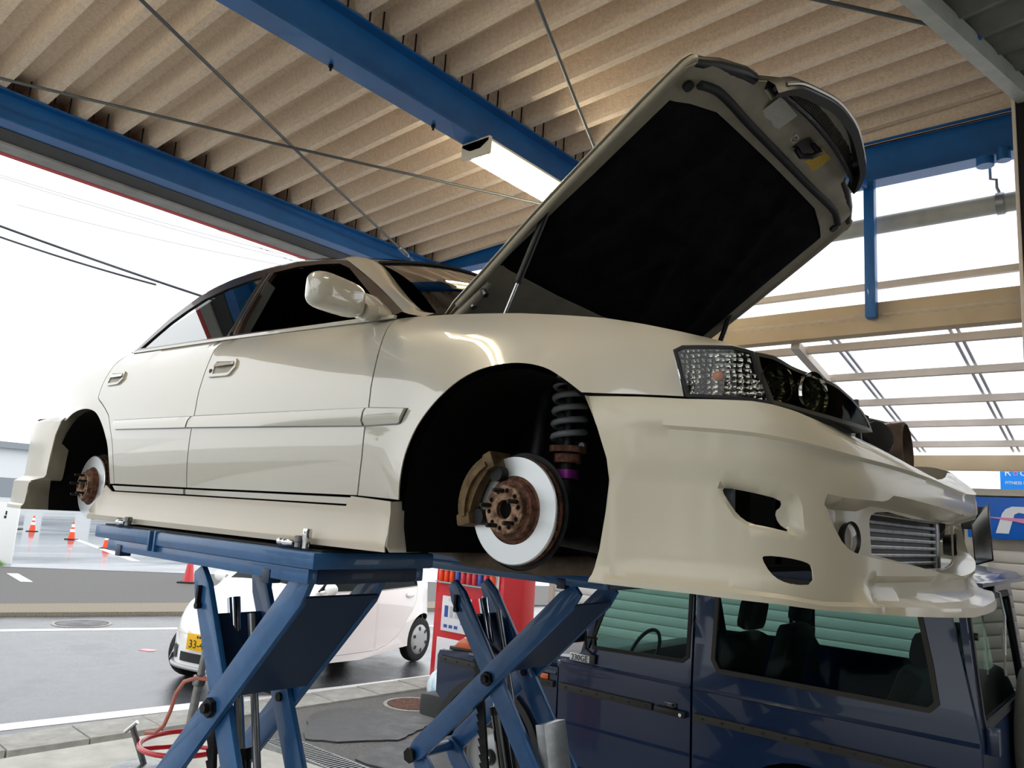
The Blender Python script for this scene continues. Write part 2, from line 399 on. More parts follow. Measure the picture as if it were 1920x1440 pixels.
rod((-.30, .12, 4.24), (-1.5, 2.92, 4.24), 'steel brace rod dropping behind the raised bonnet')
rod((-.5, .35, 4.28), (.86, 2.15, 4.28), 'steel brace rod at the upper right under the ribbed roof')
# --- tube light under the middle beam
def tube_light(loc, lab):
    t = empty('tube_light', loc, 0, lab, 'ceiling light')
    prof = [(-.105, .0), (.105, .0), (.105, -.014), (.04, -.05), (-.04, -.05), (-.105, -.014)]
    MB().prism(prof, lambda x, z: (x, 0, z), lambda x, z: (x, 1.24, z)).build('housing', 'lamp_white', t, smooth=0)
    for y in (0, 1.215):
        MB().box((-.108, y, -.09), (.108, y+.025, .012)).build('end_cap', 'lamp_white', t, bevel=.006)
    for x in (-.07, .07):
        tb = MB().cyl((x, .045, -.062), (x, 1.195, -.062), .016, 14).build('tube', 'tube_glow', t)
        MB().cyl((x, .025, -.062), (x, .047, -.062), .0165, 12).cyl((x, 1.193, -.062), (x, 1.215, -.062), .0165, 12).build('tube_cap', 'galv', tb)
    return t
tube_light((-1.55, 1.46, 4.145), 'fluorescent tube light under the blue beam beside the raised bonnet')
tube_light((-1.55, -1.75, 4.145), 'fluorescent tube light on the middle beam nearer the viewer, mirrored in the front wing')
tube_light((1.35, -.6, 4.40), 'added fluorescent tube light above the viewer, out of view, brightening the ceiling')  # extra lamp out of view, added to brighten the ceiling
# --- grey deck over the right corner with its edge angle
gd = empty('roof_deck', (.9, 0, 4.22), 0, 'grey corrugated steel roof deck in the upper right corner', 'roof deck')
gp = MB()
A0, A1 = Vector((.60, 1.2, 0)), Vector((.96, 2.72, 0))
e_ = Vector((.97, -.24, 0)).normalized()
n_ = 16
def dk(i, q): 
    t = i/n_; P = A0+(A1-A0)*t; z = .05+(.045 if (i % 2) else 0)
    return (P.x-.9+e_.x*q, P.y+e_.y*q, z)
for i in range(n_):
    k = len(gp.v); gp.v += [dk(i, 0), dk(i, 2.2), dk(i+1, 2.2), dk(i+1, 0)]; gp.f.append((k, k+1, k+2, k+3))
gp.build('deck_sheet', 'grey_deck', gd, smooth=0)
MB().bar((A0.x-.9, A0.y, .02), (A1.x-.9, A1.y, .02), .06, .09).build('edge_angle', 'pipe_grey', gd, smooth=0)
# --- column at the right edge
cl = empty('steel_column', (.90, 2.70, 0), 0, 'dark steel column with a pale front edge at the right', 'column')
MB().box((.018, 0, 0), (.20, .16, 4.3)).build('channel', 'black_plastic', cl, bevel=.004)
MB().box((0, -.012, 0), (.016, .16, 4.3)).build('edge_strip', 'canopy_frame', cl, bevel=.002)
# --- blue hanger, gutter pipe
hg = empty('hanger_post', (.085, 3.265, 3.34), 0, 'blue steel hanger post below the back beam', 'post')
MB().box((-.03, -.03, 0), (.03, .03, .86)).build('post', 'beam_blue', hg, bevel=.004)
MB().bar((-.02, -.06, .82), (-.11, -.30, .845), .055, .05).build('arm', 'beam_blue', hg, bevel=.004)
MB().bar((-.105, -.285, .8455), (-.111, -.302, .8457), .045, .04).build('arm_end', 'black_plastic', hg, smooth=0)
gpz = empty('gutter_pipe', (-1.6, 3.42, 3.975), 0, 'grey plastic gutter pipe hung below the back beam', 'pipe')
MB().cyl((0, 0, 0), (3.3, 0, 0), .055, 18).build('pipe', 'pipe_grey', gpz)
MB().tube([(2.30, 0, .24), (2.30, 0, .16), (2.33, 0, .15), (2.33, 0, .10), (2.345, 0, .055)], .009, 8).lathe([(.058, -.02), (.064, -.02), (.064, .02), (.058, .02)], (2.345, 0, 0), (1, 0, 0), 18, closed=True).build('hanger_strap', 'galv', gpz)
bc = empty('beam_clamp', (.70, 3.26, 4.2), 0, 'blue beam clamp bolted under the back beam', 'clamp')
MB().cyl((0, 0, 0), (0, 0, -.05), .045, 16).build('boss', 'beam_blue', bc); MB().cyl((.09, 0, .03), (.09, 0, -.04), .035, 16).build('knob', 'beam_blue', bc)
# --- translucent canopy behind the workshop
mp = mat('polycarbonate', '#f4f7fa', .5, trans=.0, alpha=1)
nt = mp.node_tree; pb = nt.nodes['Principled BSDF']
tl = nt.nodes.new('ShaderNodeBsdfTranslucent'); tl.inputs[0].default_value = (.92, .94, .96, 1)
tp = nt.nodes.new('ShaderNodeBsdfTransparent'); tp.inputs[0].default_value = (.95, .97, 1, 1)
mx = nt.nodes.new('ShaderNodeMixShader'); mx.inputs[0].default_value = .8
nt.links.new(tl.outputs[0], mx.inputs[1]); nt.links.new(tp.outputs[0], mx.inputs[2]); nt.links.new(mx.outputs[0], nt.nodes['Material Output'].inputs['Surface'])
CZ = lambda y: 3.285-.2066*(y-3.35)
cp = empty('canopy', (0, 3.35, 3.28), 0, 'translucent corrugated canopy with beige purlins behind the workshop', 'canopy')
X0, X1 = -3.4, 3.2
def corr(fn, w, n):
    mb = MB()
    for i in range(n+1):
        s_ = i/n; b = .008*(i % 2)
        mb.v += [fn(s_*w, 0, b), fn(s_*w, 1, b)]
    mb.f = [(2*i, 2*i+1, 2*i+3, 2*i+2) for i in range(n)]
    return mb
sheet_w = .655
shc = corr(lambda s_, t_, b: (s_, t_*2.62, -.2066*t_*2.62+.045+b), sheet_w, 20).mesh('canopy_sheet', 'polycarbonate', 0)
nsh = int((X1-X0)/sheet_w)
for i in range(nsh+1): inst('canopy_sheet', shc, cp, (X0+i*(sheet_w-.02), -.1, .03))
MB().box((X0, -.05, -.02), (X1, .05, .165)).build('front_beam', 'canopy_beam', cp, bevel=.004)
MB().box((X0, 2.44, -.63), (X1, 2.53, -.505)).build('back_beam', 'canopy_beam', cp, bevel=.004)
pm = MB().box((X0, -.02, -.025), (X1, .02, .025)).mesh('purlin', 'canopy_frame', 0, bevel=.003)
for y in (3.55, 4.04, 4.54, 5.03, 5.52): inst('purlin', pm, cp, (0, y-3.35, CZ(y)-3.28))
rm = MB().bar((0, .05, -.03), (0, 2.46, -.03-.2066*2.41), .055, .05).mesh('rafter', 'canopy_frame', 0)
for x in (-2.6, -.42): inst('rafter', rm, cp, (x, 0, 0))
bt = MB().bar((-.02, 0, .045), (-.02, 2.5, .045-.2066*2.5), .018, .012).bar((.02, 0, .045), (.02, 2.5, .045-.2066*2.5), .018, .012).mesh('batten', 'batten', 0)
for x in (-1.55, -.21, .47, 1.5): inst('batten', bt, cp, (x, 0, 0))
# upright translucent infill between the beam and the canopy, with a girt
iw = empty('infill_screen', (0, 3.5, 3.3), 0, 'white translucent sheet screen between the back beam and the canopy', 'screen')
shv = corr(lambda s_, t_, b: (s_, b, t_*1.05), sheet_w, 20).mesh('screen_sheet', 'polycarbonate', 0)
for i in range(nsh+1): inst('screen_sheet', shv, iw, (X0+i*(sheet_w-.02), .03, .16))
MB().box((X0, -.03, .285), (X1, .01, .325)).build('girt', 'canopy_frame', iw, bevel=.003)
# --- building behind: wall, shutters, signs
YB = 6.0
MB().box((-4.25, YB+.05, 0), (6, YB+.4, 2.50)).build('wall_back', 'wall_cream', smooth=0, kind='structure')
MB().box((-4.3, YB-.06, 2.457), (6, YB+.10, 2.512)).build('trim_4', 'wall_cream', smooth=0, kind='structure')
def shutter(x0, x1, z1, lab, m='shutter'):
    t = empty('roller_shutter', (x0, YB, 0), 0, lab, 'shutter')
    pf = [(0, .0), (-.012, .012), (-.020, .05), (-.012, .088), (0, .098), (.004, .098), (.004, 0)]
    sm = MB().prism(pf, lambda y, z: (0, y, z), lambda y, z: (x1-x0, y, z)).mesh('slat', m, 25)
    for i in range(int(z1/.1)): inst('slat', sm, t, (0, 0, .02+i*.1))
    for x in (-.05, x1-x0):
        MB().box((x, -.06, 0), (x+.05, .045, z1+.02)).build('guide_rail', 'shutter', t, bevel=.004)
    return t
shutter(-4.15, -.05, 2.02, 'long white roller shutter seen through the windows of the blue off-roader', 'shutter_white')
shutter(.22, 4.5, 2.02, 'beige roller shutter below the blue shop sign')
sg = empty('shop_sign', (.09, YB-.03, 2.11), 0, 'blue shop sign board with white lettering above the shutter', 'sign')
MB().box((0, -.03, .0), (3.0, .03, .335)).build('board', 'sign_blue', sg, bevel=.004)
# white stylised letter with a pink star
aP = [(.20, .045), (.245, .20), (.28, .245), (.34, .262), (.52, .262), (.52, .21), (.40, .21), (.375, .14), (.50, .14), (.50, .10), (.36, .10), (.345, .045), (.29, .045), (.315, .14), (.34, .21), (.32, .215), (.30, .19), (.255, .045)]
aP = [(.20, .045), (.25, .205), (.275, .24), (.32, .262), (.56, .262), (.56, .045), (.42, .045), (.40, .05), (.42, .205), (.365, .215), (.335, .20), (.29, .045)]
MB().prism(aP, lambda x, z: (x, -.034, z), lambda x, z: (x, -.029, z)).build('letter', 'sign_white', sg, smooth=0)
MB().prism([(.10, .175), (.62, .165), (.62, .09), (.30, .15)], lambda x, z: (x, -.037, z), lambda x, z: (x, -.033, z)).build('star_stripe', 'sign_pink', sg, smooth=0)
def text(body, size, m, parent, loc, rot, ext=.002, name='lettering', align='CENTER', sx=1.0):
    c = bpy.data.curves.new(name, 'FONT'); c.body = body; c.size = size; c.extrude = ext; c.align_x = align; c.align_y = 'CENTER'; c.resolution_u = 2
    to = bpy.data.objects.new(name, c); COL.objects.link(to)
    dg = bpy.context.evaluated_depsgraph_get(); me = bpy.data.meshes.new_from_object(to.evaluated_get(dg)); bpy.data.objects.remove(to)
    me.materials.clear(); me.materials.append(M[m])
    o = bpy.data.objects.new(name, me); link(o, parent); o.location = loc; o.rotation_euler = rot; o.scale = (sx, 1, 1)
    return o
sm2 = empty('billboard', (.02, 8.0, 2.6), 0, 'small bright blue billboard with white lettering on the far roof', 'sign')
MB().box((.03, 0, 0), (.42, .03, .30)).build('panel', 'sign_azure', sm2, bevel=.003)
MB().cyl((.1, .015, -2.6), (.1, .015, 0), .02, 8).cyl((.36, .015, -2.6), (.36, .015, 0), .02, 8).build('post', 'galv', sm2)
text('R', .10, 'sign_white', sm2, (.10, -.002, .21), (R(90), 0, 0)); text('C', .085, 'sign_white', sm2, (.235, -.002, .205), (R(90), 0, 0)); text('O', .06, 'sign_pink', sm2, (.17, -.002, .20), (R(90), 0, 0))
text('FITNESS MALL', .042, 'sign_white', sm2, (.205, -.002, .105), (R(90), 0, 0))
# hanging mirror on a black post
mr = empty('wide_mirror', (.17, 5.2, 0), 0, 'rectangular shop mirror on a black bracket and post beyond the bumper', 'mirror')
MB().cyl((0, 0, 0), (0, 0, 2.45), .025, 12).build('post', 'black_plastic', mr)
MB().box((-.01, -.06, 2.23), (.20, -.01, 2.33)).box((.02, -.05, 2.16), (.16, -.02, 2.24)).build('bracket', 'black_plastic', mr, bevel=.006)
MB().prism([(.10, 1.90), (.22, 1.945), (.20, 2.36), (.165, 2.32), (.085, 2.2)], lambda x, z: (x, -.09, z), lambda x, z: (x, -.07, z)).build('frame', 'black_gloss', mr, bevel=.003)
MB().prism([(.108, 1.915), (.212, 1.953), (.193, 2.335), (.168, 2.305), (.094, 2.195)], lambda x, z: (x, -.094, z), lambda x, z: (x, -.089, z)).build('glass', 'chrome', mr, smooth=0)
# ================================================================== THE WHITE SEDAN ON THE LIFT
# local frame: x forward from the front axle, y from the right flank (0) to the left flank (1.755), z from the nominal ground
mat('film_glass', '#8d9692', .0, 0, 1.0, trans=1.0, ior=1.12, crough=0.); M['film_glass'].node_tree.nodes['Principled BSDF'].inputs['Coat IOR'].default_value = 2.4
mat('seat_black', '#0d0d0f', .9, spec=.1)
WID = 1.755; YC = WID/2
car = empty('white_sedan', (0, 0, 1.80), 0, 'white sedan without wheels raised on the blue scissor lifts with its bonnet open', 'car')
topz = crv([(-3.8, .90), (-3.0, .93), (-2.3, .905), (-1.36, .885), (-.6, .862), (-.3, .845), (0, .815), (.3, .765), (.5, .71), (.62, .665), (.75, .62)])
inset = crv([(-.80, .05), (-.62, .03), (-.48, .012), (-.36, .002), (-.26, .003), (-.18, .014), (-.11, .033), (-.06, .053), (-.03, .075), (0, .115)])
planr = crv([(-3.75, .42), (-3.70, .27), (-3.6, .15), (-3.4, .07), (-3.1, .025), (-2.8, .008), (-2.4, .0), (-1.2, -.004), (-.2, 0), (.2, .0), (.4, .006), (.55, .02), (.66, .045), (.75, .085), (.80, .13), (.87, .27)])
def SY(x, z):
    f = 0
    for cx, cz, rr in ((.04, .27, .365), (-2.70, .27, .345)):
        r = math.hypot(x-cx, z-cz)
        if z > .15: f -= .012*math.exp(-((r-rr)/.045)**2)
    return inset(z-topz(x))+planr(x)+f
def SG(x, z):
    h = z-topz(min(x, -.3)); return .105+h*.56+.12*max(0, h)**2
def flip(side, P): return P if side == 0 else (P[0], WID-P[1], P[2])
def side_map(side, off=0., F=SY): return lambda u, v, d: flip(side, (u, F(u, v)+off+d, v))
def shrink(poly, g):
    n = len(poly); A = sum(poly[i][0]*poly[(i+1) % n][1]-poly[(i+1) % n][0]*poly[i][1] for i in range(n)); sg_ = 1 if A > 0 else -1
    out = []
    for i in range(n):
        a, b, c = poly[i-1], poly[i], poly[(i+1) % n]
        d1 = (b[0]-a[0], b[1]-a[1]); d2 = (c[0]-b[0], c[1]-b[1]); l1 = math.hypot(*d1) or 1e-9; l2 = math.hypot(*d2) or 1e-9
        nx = -(d1[1]/l1+d2[1]/l2)*sg_; ny = (d1[0]/l1+d2[0]/l2)*sg_; l = math.hypot(nx, ny) or 1e-9; k = min(1.6, 2/l)
        out.append((b[0]+nx/l*g*k*1., b[1]+ny/l*g*k*1.))
    return out
def smooth_run(pts, k=4):                         # Catmull-Rom through open polyline
    out = []
    for i in range(len(pts)-1):
        p0 = pts[max(i-1, 0)]; p1 = pts[i]; p2 = pts[i+1]; p3 = pts[min(i+2, len(pts)-1)]
        for j in range(k):
            t = j/k; out.append(tuple(.5*((2*p1[c])+(-p0[c]+p2[c])*t+(2*p0[c]-5*p1[c]+4*p2[c]-p3[c])*t*t+(-p0[c]+3*p1[c]-3*p2[c]+p3[c])*t**3) for c in (0, 1)))
    out.append(pts[-1]); return out
DF = [(-.512, .855), (-.505, .805), (-.500, .751), (-.493, .674), (-.492, .541), (-.5, .49), (-.513, .388), (-.534, .274)]      # front edge of front door
BP = [(-1.583, .271), (-1.582, .344), (-1.573, .42), (-1.556, .5), (-1.545, .557), (-1.538, .66), (-1.538, .74), (-1.545, .81), (-1.555, .888)]   # gap at the middle pillar
RR = [(-2.238, .272), (-2.252, .369), (-2.27, .464), (-2.316, .554), (-2.345, .59), (-2.422, .638), (-2.478, .668), (-2.487, .70), (-2.483, .76), (-2.462, .835), (-2.432, .871), (-2.40, .906)]
FA = [(-.332, .267), (-.326, .323), (-.305, .395), (-.263, .468), (-.219, .520), (-.163, .567), (-.087, .612), (-.006, .634), (.088, .637), (.174, .619), (.239, .586), (.3, .546)]
front_door = smooth_run(DF)+smooth_run(BP)
rear_door = smooth_run(BP)[::-1]+smooth_run(RR)
fender = smooth_run(DF)+smooth_run(FA)+[(.437, .538), (.555, .530), (.535, .584), (.516, .632), (.515, .647), (.527, .657), (.569, .659), (.619, .661), (.665, .650), (.633, .6655), (.585, .683), (.5, .708), (.4, .736), (.29, .763), (.15, .787), (0, .811), (-.15, .828), (-.3, .843), (-.42, .852)]
RA = [(-2.281, .271), (-2.309, .421), (-2.345, .49), (-2.395, .545), (-2.47, .596), (-2.557, .618), (-2.65, .617), (-2.742, .600), (-2.819, .57)]
quarter = smooth_run(RR)[::-1]+smooth_run(RA)+[(-3.0, .585), (-3.3, .60), (-3.5, .605), (-3.66, .60), (-3.70, .70), (-3.72, .85), (-3.70, .885), (-3.4, .905), (-3.0, .922), (-2.7, .922)]
strip_r = [(-2.235, .267), (-1.59, .268), (-1.59, .246), (-2.205, .244)]
strip_f = [(-1.575, .268), (-.55, .270), (-.567, .247), (-1.575, .246)]
skirt = [(-2.285, .266), (-2.222, .240), (-1.581, .2415), (-1.091, .2425), (-.57, .2425), (-.545, .273), (-.355, .263), (-.361, .133), (-.361, .118), (-2.418, .111), (-2.414, .128)]
for sd in (0, 1):
    mp_ = side_map(sd)
    panel(shrink(fender, .0025), mp_, step=.045).build('front_fender', 'pearl_paint', car, smooth=35)
    panel(shrink(quarter, .0025), mp_, step=.05).build('quarter_panel', 'pearl_paint', car, smooth=35)
    fd = panel(shrink(front_door, .003), mp_, step=.05).build('front_door', 'pearl_paint', car, smooth=35)
    rd = panel(shrink(rear_door, .003), mp_, step=.05).build('rear_door', 'pearl_paint', car, smooth=35)
    panel(shrink(strip_r, .0015), side_map(sd, -.010), step=.05, thick=.014).build('lower_trim', 'pearl_paint', rd, smooth=35)
    panel(shrink(strip_f, .0015), side_map(sd, -.010), step=.05, thick=.014).build('lower_trim', 'pearl_paint', fd, smooth=35)
    # side skirt with its front end cap
    sk = panel(skirt, lambda u, v, d: flip(sd, (u, SY(u, v)-.016-.020*sstep(.22, .13, v)-.006*sstep(.140, .134, v)+d, v)), step=.035, lines=[[(-2.41, .134), (-.362, .134)], [(-2.41, .140), (-.362, .140)]]).build('side_skirt', 'skirt_paint', car, smooth=40)
    cap = [(.0, .262), (.07, .269), (.089, .234), (.117, .194), (.131, .133), (.132, .119), (.012, .118), (-.004, .135)]
    MB().prism(cap, lambda y, z: flip(sd, (-.357, y+.008, z)), lambda y, z: flip(sd, (-.363, y+.008, z))).build('skirt_end', 'skirt_paint', sk, smooth=0)
    # body side mouldings
    for nm, own, pl_ in (('moulding', rd, [(-2.261, .556), (-1.562, .5505), (-1.575, .53), (-1.583, .507), (-2.232, .515)]),
                        ('moulding', fd, [(-1.549, .5505), (-.497, .541), (-.505, .53), (-.512, .4885), (-1.570, .507), (-1.563, .53)]),
                        ('moulding', car, [(-.490, .541), (-.318, .5325), (-.341, .4935), (-.352, .4905), (-.502, .4885), (-.497, .53)])):
        me_ = panel(pl_, lambda u, v, d: flip(sd, (u, SY(u, v)-.003-.011*sstep(.4885, .500, v+.012*(u+.5)/-1.75*0)*sstep(.560, .535, v)+d, v)), step=.018, thick=.012)
        me_.build('body_moulding' if own is car else nm, 'pearl_paint', own, smooth=40)
        panel(shrink(pl_, -.0035), side_map(sd, -.0022), step=.05, thick=.006).build('moulding_seam', 'brown_trim', own, smooth=35)
    # door handles: raised ring, pocket, pull flap
    for own, hp in ((fd, [(-1.497, .735), (-1.497, .772), (-1.485, .779), (-1.330, .771), (-1.318, .764), (-1.308, .735), (-1.335, .707), (-1.350, .703), (-1.490, .706)]),
                    (rd, [(-2.425, .735), (-2.415, .790), (-2.405, .797), (-2.290, .791), (-2.277, .785), (-2.268, .752), (-2.298, .731), (-2.310, .728), (-2.418, .727)])):
        u0 = min(q[0] for q in hp); u1 = max(q[0] for q in hp)
        inner = shrink(hp, .011)
        inner = [(q[0]+(.022 if (own is fd and q[0] < u0+.03) else 0), q[1]) for q in inner]
        hr = panel(hp, side_map(sd, -.008), holes=[inner], step=.03, thick=.012).build('door_handle', 'pearl_paint', own, smooth=40)
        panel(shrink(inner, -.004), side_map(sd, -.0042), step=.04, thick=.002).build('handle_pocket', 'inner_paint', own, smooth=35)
        vm = sum(q[1] for q in inner)/len(inner)
        fl = [(q[0], max(q[1], vm+.004)) for q in shrink(inner, .002)]
        fl2 = [fl[0]]
        for q in fl[1:]:
            if math.hypot(q[0]-fl2[-1][0], q[1]-fl2[-1][1]) > .004: fl2.append(q)
        panel(fl2, lambda u, v, d: flip(sd, (u, SY(u, v)-.0045-.010*sstep(vm+.035, vm+.006, v)+d, v)), step=.015, thick=.004).build('handle_flap', 'pearl_paint', own, smooth=35)
        if own is fd:
            MB().cyl(flip(sd, (u0+.018, SY(u0+.018, vm-.012)-.0105, vm-.012)), flip(sd, (u0+.018, SY(u0+.018, vm-.012)-.004, vm-.012)), .0085, 12).build('lock', 'dark_steel', own)
    # greenhouse
    fwin = [(-1.505, .906), (-.66, .873), (-.585, .878), (-.80, 1.018), (-1.013, 1.152), (-1.115, 1.196), (-1.28, 1.225), (-1.446, 1.242), (-1.62, 1.244), (-1.60, 1.14), (-1.545, .98)]
    rwin = [(-2.365, .922), (-1.585, .905), (-1.60, .98), (-1.64, 1.10), (-1.69, 1.236), (-1.80, 1.232), (-1.96, 1.213), (-2.104, 1.172), (-2.20, 1.115), (-2.265, 1.06), (-2.315, .996)]
    outer = [(-2.405, .912), (-2.37, .990), (-2.315, 1.090), (-2.20, 1.200), (-2.08, 1.245), (-1.95, 1.270), (-1.729, 1.284), (-1.471, 1.273), (-1.213, 1.238), (-1.08, 1.205), (-.793, 1.050), (-.505, .880), (-.53, .872), (-1.5, .888), (-2.3, .908)]
    gf = lambda u, v, d: flip(sd, (u, SG(u, v)+d, v))
    panel(outer, gf, holes=[fwin, rwin], step=.05, thick=.02).build('window_frame', 'brown_trim', car, smooth=35)
    panel(shrink(rwin, -.006), lambda u, v, d: flip(sd, (u, SG(u, v)+.008+d, v)), step=.07, thick=.004).build('rear_door_glass', 'film_glass' if sd == 0 else 'dark_glass', car, smooth=35)
    if sd == 1: panel(shrink(fwin, -.006), lambda u, v, d: flip(sd, (u, SG(u, v)+.008+d, v)), step=.07, thick=.004).build('front_door_glass', 'dark_glass', car, smooth=35)
    # belt moulding and thin bright channel of the open front window
    bl = [(-2.405, .910), (-1.56, .894), (-.60, .868), (-.515, .862), (-.515, .850), (-1.56, .882), (-2.40, .899)]
    panel(bl, lambda u, v, d: flip(sd, (u, .094+d*1.0+(v-.885)*.2, v)), step=.05, thick=.012).build('belt_moulding', 'pearl_paint', car, smooth=35)
    chn = smooth_run([(-1.52, .906), (-1.555, .98), (-1.61, 1.14), (-1.635, 1.235)], 3)
    MB().tube([flip(sd, (u, SG(u, v)-.004, v)) for u, v in chn], .006, 6).build('window_channel', 'chrome', car)
    MB().tube([flip(sd, (u-.02, SG(u, v)+.005, v)) for u, v in chn], .018, 8).build('pillar_seal', 'black_rubber', car)
    # windscreen pillar in body colour
    aout = smooth_run([(-1.13, 1.222), (-1.06, 1.197), (-.793, 1.052), (-.60, .938), (-.50, .875), (-.40, .848)], 4)
    ain = smooth_run([(-1.10, .42), (-1.0, .40), (-.75, .31), (-.58, .245), (-.47, .21), (-.38, .20)], 4)     # (x, y)
    zin = crv([(-1.10, 1.245), (-1.0, 1.21), (-.75, 1.045), (-.58, .938), (-.47, .882), (-.38, .862)])
    mb = MB(); n = min(len(aout), len(ain))
    for k in range(n):
        u, v = aout[k]; P = Vector((u, SG(u, v) if u < -.52 else .112, v)); Q = Vector((ain[k][0], ain[k][1], zin(ain[k][0]))); Mx = (P+Q)/2+Vector((.012, -.012, .012))
        mb.v += [flip(sd, P), flip(sd, P*.6+Q*.4+Vector((.010, -.010, .008))), flip(sd, P*.3+Q*.7+Vector((.010, -.006, .009))), flip(sd, Q), flip(sd, Q+Vector((-.03, .02, -.02)))]
    for k in range(n-1):
        for j in range(4):
            a = k*5+j; mb.f.append((a, a+1, a+6, a+5))
    mb.build('windscreen_pillar', 'pearl_paint', car, smooth=50)
    # door mirror
    mir = MB()
    def msh(u, v):
        th = 2*math.pi*u; ph = math.pi*(v-.5); e1, e2 = .5, .5
        cs = lambda t, e: math.copysign(abs(math.cos(t))**e, math.cos(t)); sn = lambda t, e: math.copysign(abs(math.sin(t))**e, math.sin(t))
        yy = cs(ph, e2)*cs(th, e1); zz = cs(ph, e2)*sn(th, e1); xx = sn(ph, 1.0)
        sc_ = 1-.10*(yy+1)/2                    # narrows towards the door
        return Vector(flip(sd, (-.60+.055*xx-.02*(yy), -.082+.118*yy, .893+.060*zz*sc_+.002*yy)))
    mir.grid(msh, 28, 14)
    dm = mir.build('door_mirror', 'pearl_paint', car, smooth=60)
    MB().prism([(-.70, .866), (-.545, .862), (-.56, .88), (-.66, .955), (-.685, .94)], lambda u, v: flip(sd, (u, .07, v)), lambda u, v: flip(sd, (u, .135, v))).build('mirror_base', 'pearl_paint', dm, bevel=.012)
    MB().tube([flip(sd, (-.60, .03, .868)), flip(sd, (-.60, .06, .872)), flip(sd, (-.61, .10, .885))], [.03, .028, .03], 12).build('mirror_foot', 'pearl_paint', dm)
    # inner dark body side behind the gaps and the wheel housings
    ib = [(-2.28, .22), (-2.36, .53), (-2.46, .63), (-2.46, .86), (-.4, .835), (-.15, .80), (-.12, .62), (-.25, .52), (-.34, .35), (-.36, .22)]
    panel(ib, side_map(sd, .03), step=.12, thick=.02).build('inner_side', 'underbody', car, smooth=0)
    for cx, rr in ((.04, .372), (-2.62, .36)):
        wl = MB(); N = 20
        for k in range(N+1):
            t = math.pi*(1.12-1.24*k/N)
            for yy in (.035, .46): wl.v.append(flip(sd, (cx+rr*math.cos(t), yy, .26+rr*math.sin(t))))
        wl.f = [(2*k, 2*k+1, 2*k+3, 2*k+2) for k in range(N)]
        wl.build('wheel_arch_liner', 'underbody', car, smooth=60)
        MB().box(flip(sd, (cx-.42, .455, .12)), flip(sd, (cx+.38, .475, .66))).build('wheel_house_wall', 'underbody', car, smooth=0)
# roof, screens, boot
def roof(u, v):
    xs = crv([(0, -1.10), (.25, -1.4), (.55, -1.73), (.8, -2.0), (1, -2.16)])(u); zl = crv([(-2.2, 1.20), (-2.08, 1.245), (-1.95, 1.270), (-1.729, 1.284), (-1.471, 1.273), (-1.213, 1.238), (-1.08, 1.205)])(xs)
    y0 = SG(xs, zl)+.004; t = v*2-1
    return Vector((xs+.10*(1-t*t)*(1-u)-.06*(1-t*t)*u, y0+(WID-2*y0)*v, zl+.006+.085*(1-t*t)))
MB().grid(roof, 14, 18).build('roof', 'pearl_paint', car, smooth=60)
MB().grid(lambda u, v: roof(u, .03+.94*v)-Vector((0, 0, .03)), 10, 12).build('headliner', 'seat_black', car, smooth=60)
def wscreen(u, v):
    t = v*2-1; b = 1-t*t
    top = Vector((-1.0+.10*b, .40+(WID-.80)*v, 1.208+.065*b)); bot = Vector((-.42+.17*b, .20+(WID-.40)*v, .868+.01*b))
    return top+(bot-top)*u+Vector((.02, 0, .02))*math.sin(math.pi*u)
MB().grid(wscreen, 10, 18).build('windscreen', 'tint_glass', car, smooth=60)
MB().grid(lambda u, v: wscreen(.9+.25*u, v)+Vector((0.01, 0, .004-.02*u)), 2, 18).build('cowl', 'black_plastic', car, smooth=60)
MB().tube([wscreen(.0, k/14)+Vector((0, 0, .002)) for k in range(15)], .009, 6).build('screen_seal', 'black_rubber', car)
def rscreen(u, v):
    t = v*2-1; b = 1-t*t
    top = Vector((-2.13-.06*b, .36+(WID-.72)*v, 1.222+.085*b)); bot = Vector((-2.72-.06*b, .20+(WID-.40)*v, .93+.01*b)); return top+(bot-top)*u
mat('rear_tint', '#2c3331', .0, trans=1.0, ior=1.12)
MB().grid(rscreen, 8, 14).build('rear_screen', 'dark_glass', car, smooth=60)
for sd in (0, 1):
    if False: MB().grid(lambda u, v: flip(sd, Vector((-2.30-.45*u, .12+.1*u*0+v*(.24-.14*u)-.0, 1.10-.19*u*1.0+.09*v*(1-u)+.0))), 6, 3).build('rear_pillar', 'pearl_paint', car, smooth=60)
def boot(u, v):
    t = v*2-1; x = -2.70-1.0*u; y0 = .10+.05*u+.10*u**4
    return Vector((x-.05*(1-t*t)*u, y0+(WID-2*y0)*v, .893+.03*(1-t*t)-.03*u*u-(.0 if u < .99 else .0)))
MB().grid(boot, 8, 12).build('boot_lid', 'pearl_paint', car, smooth=60)
MB().grid(lambda u, v: boot(1, v)+Vector((-.03*math.sin(u*3), 0, -.3*u)), 4, 12).build('boot_face', 'pearl_paint', car, smooth=60)
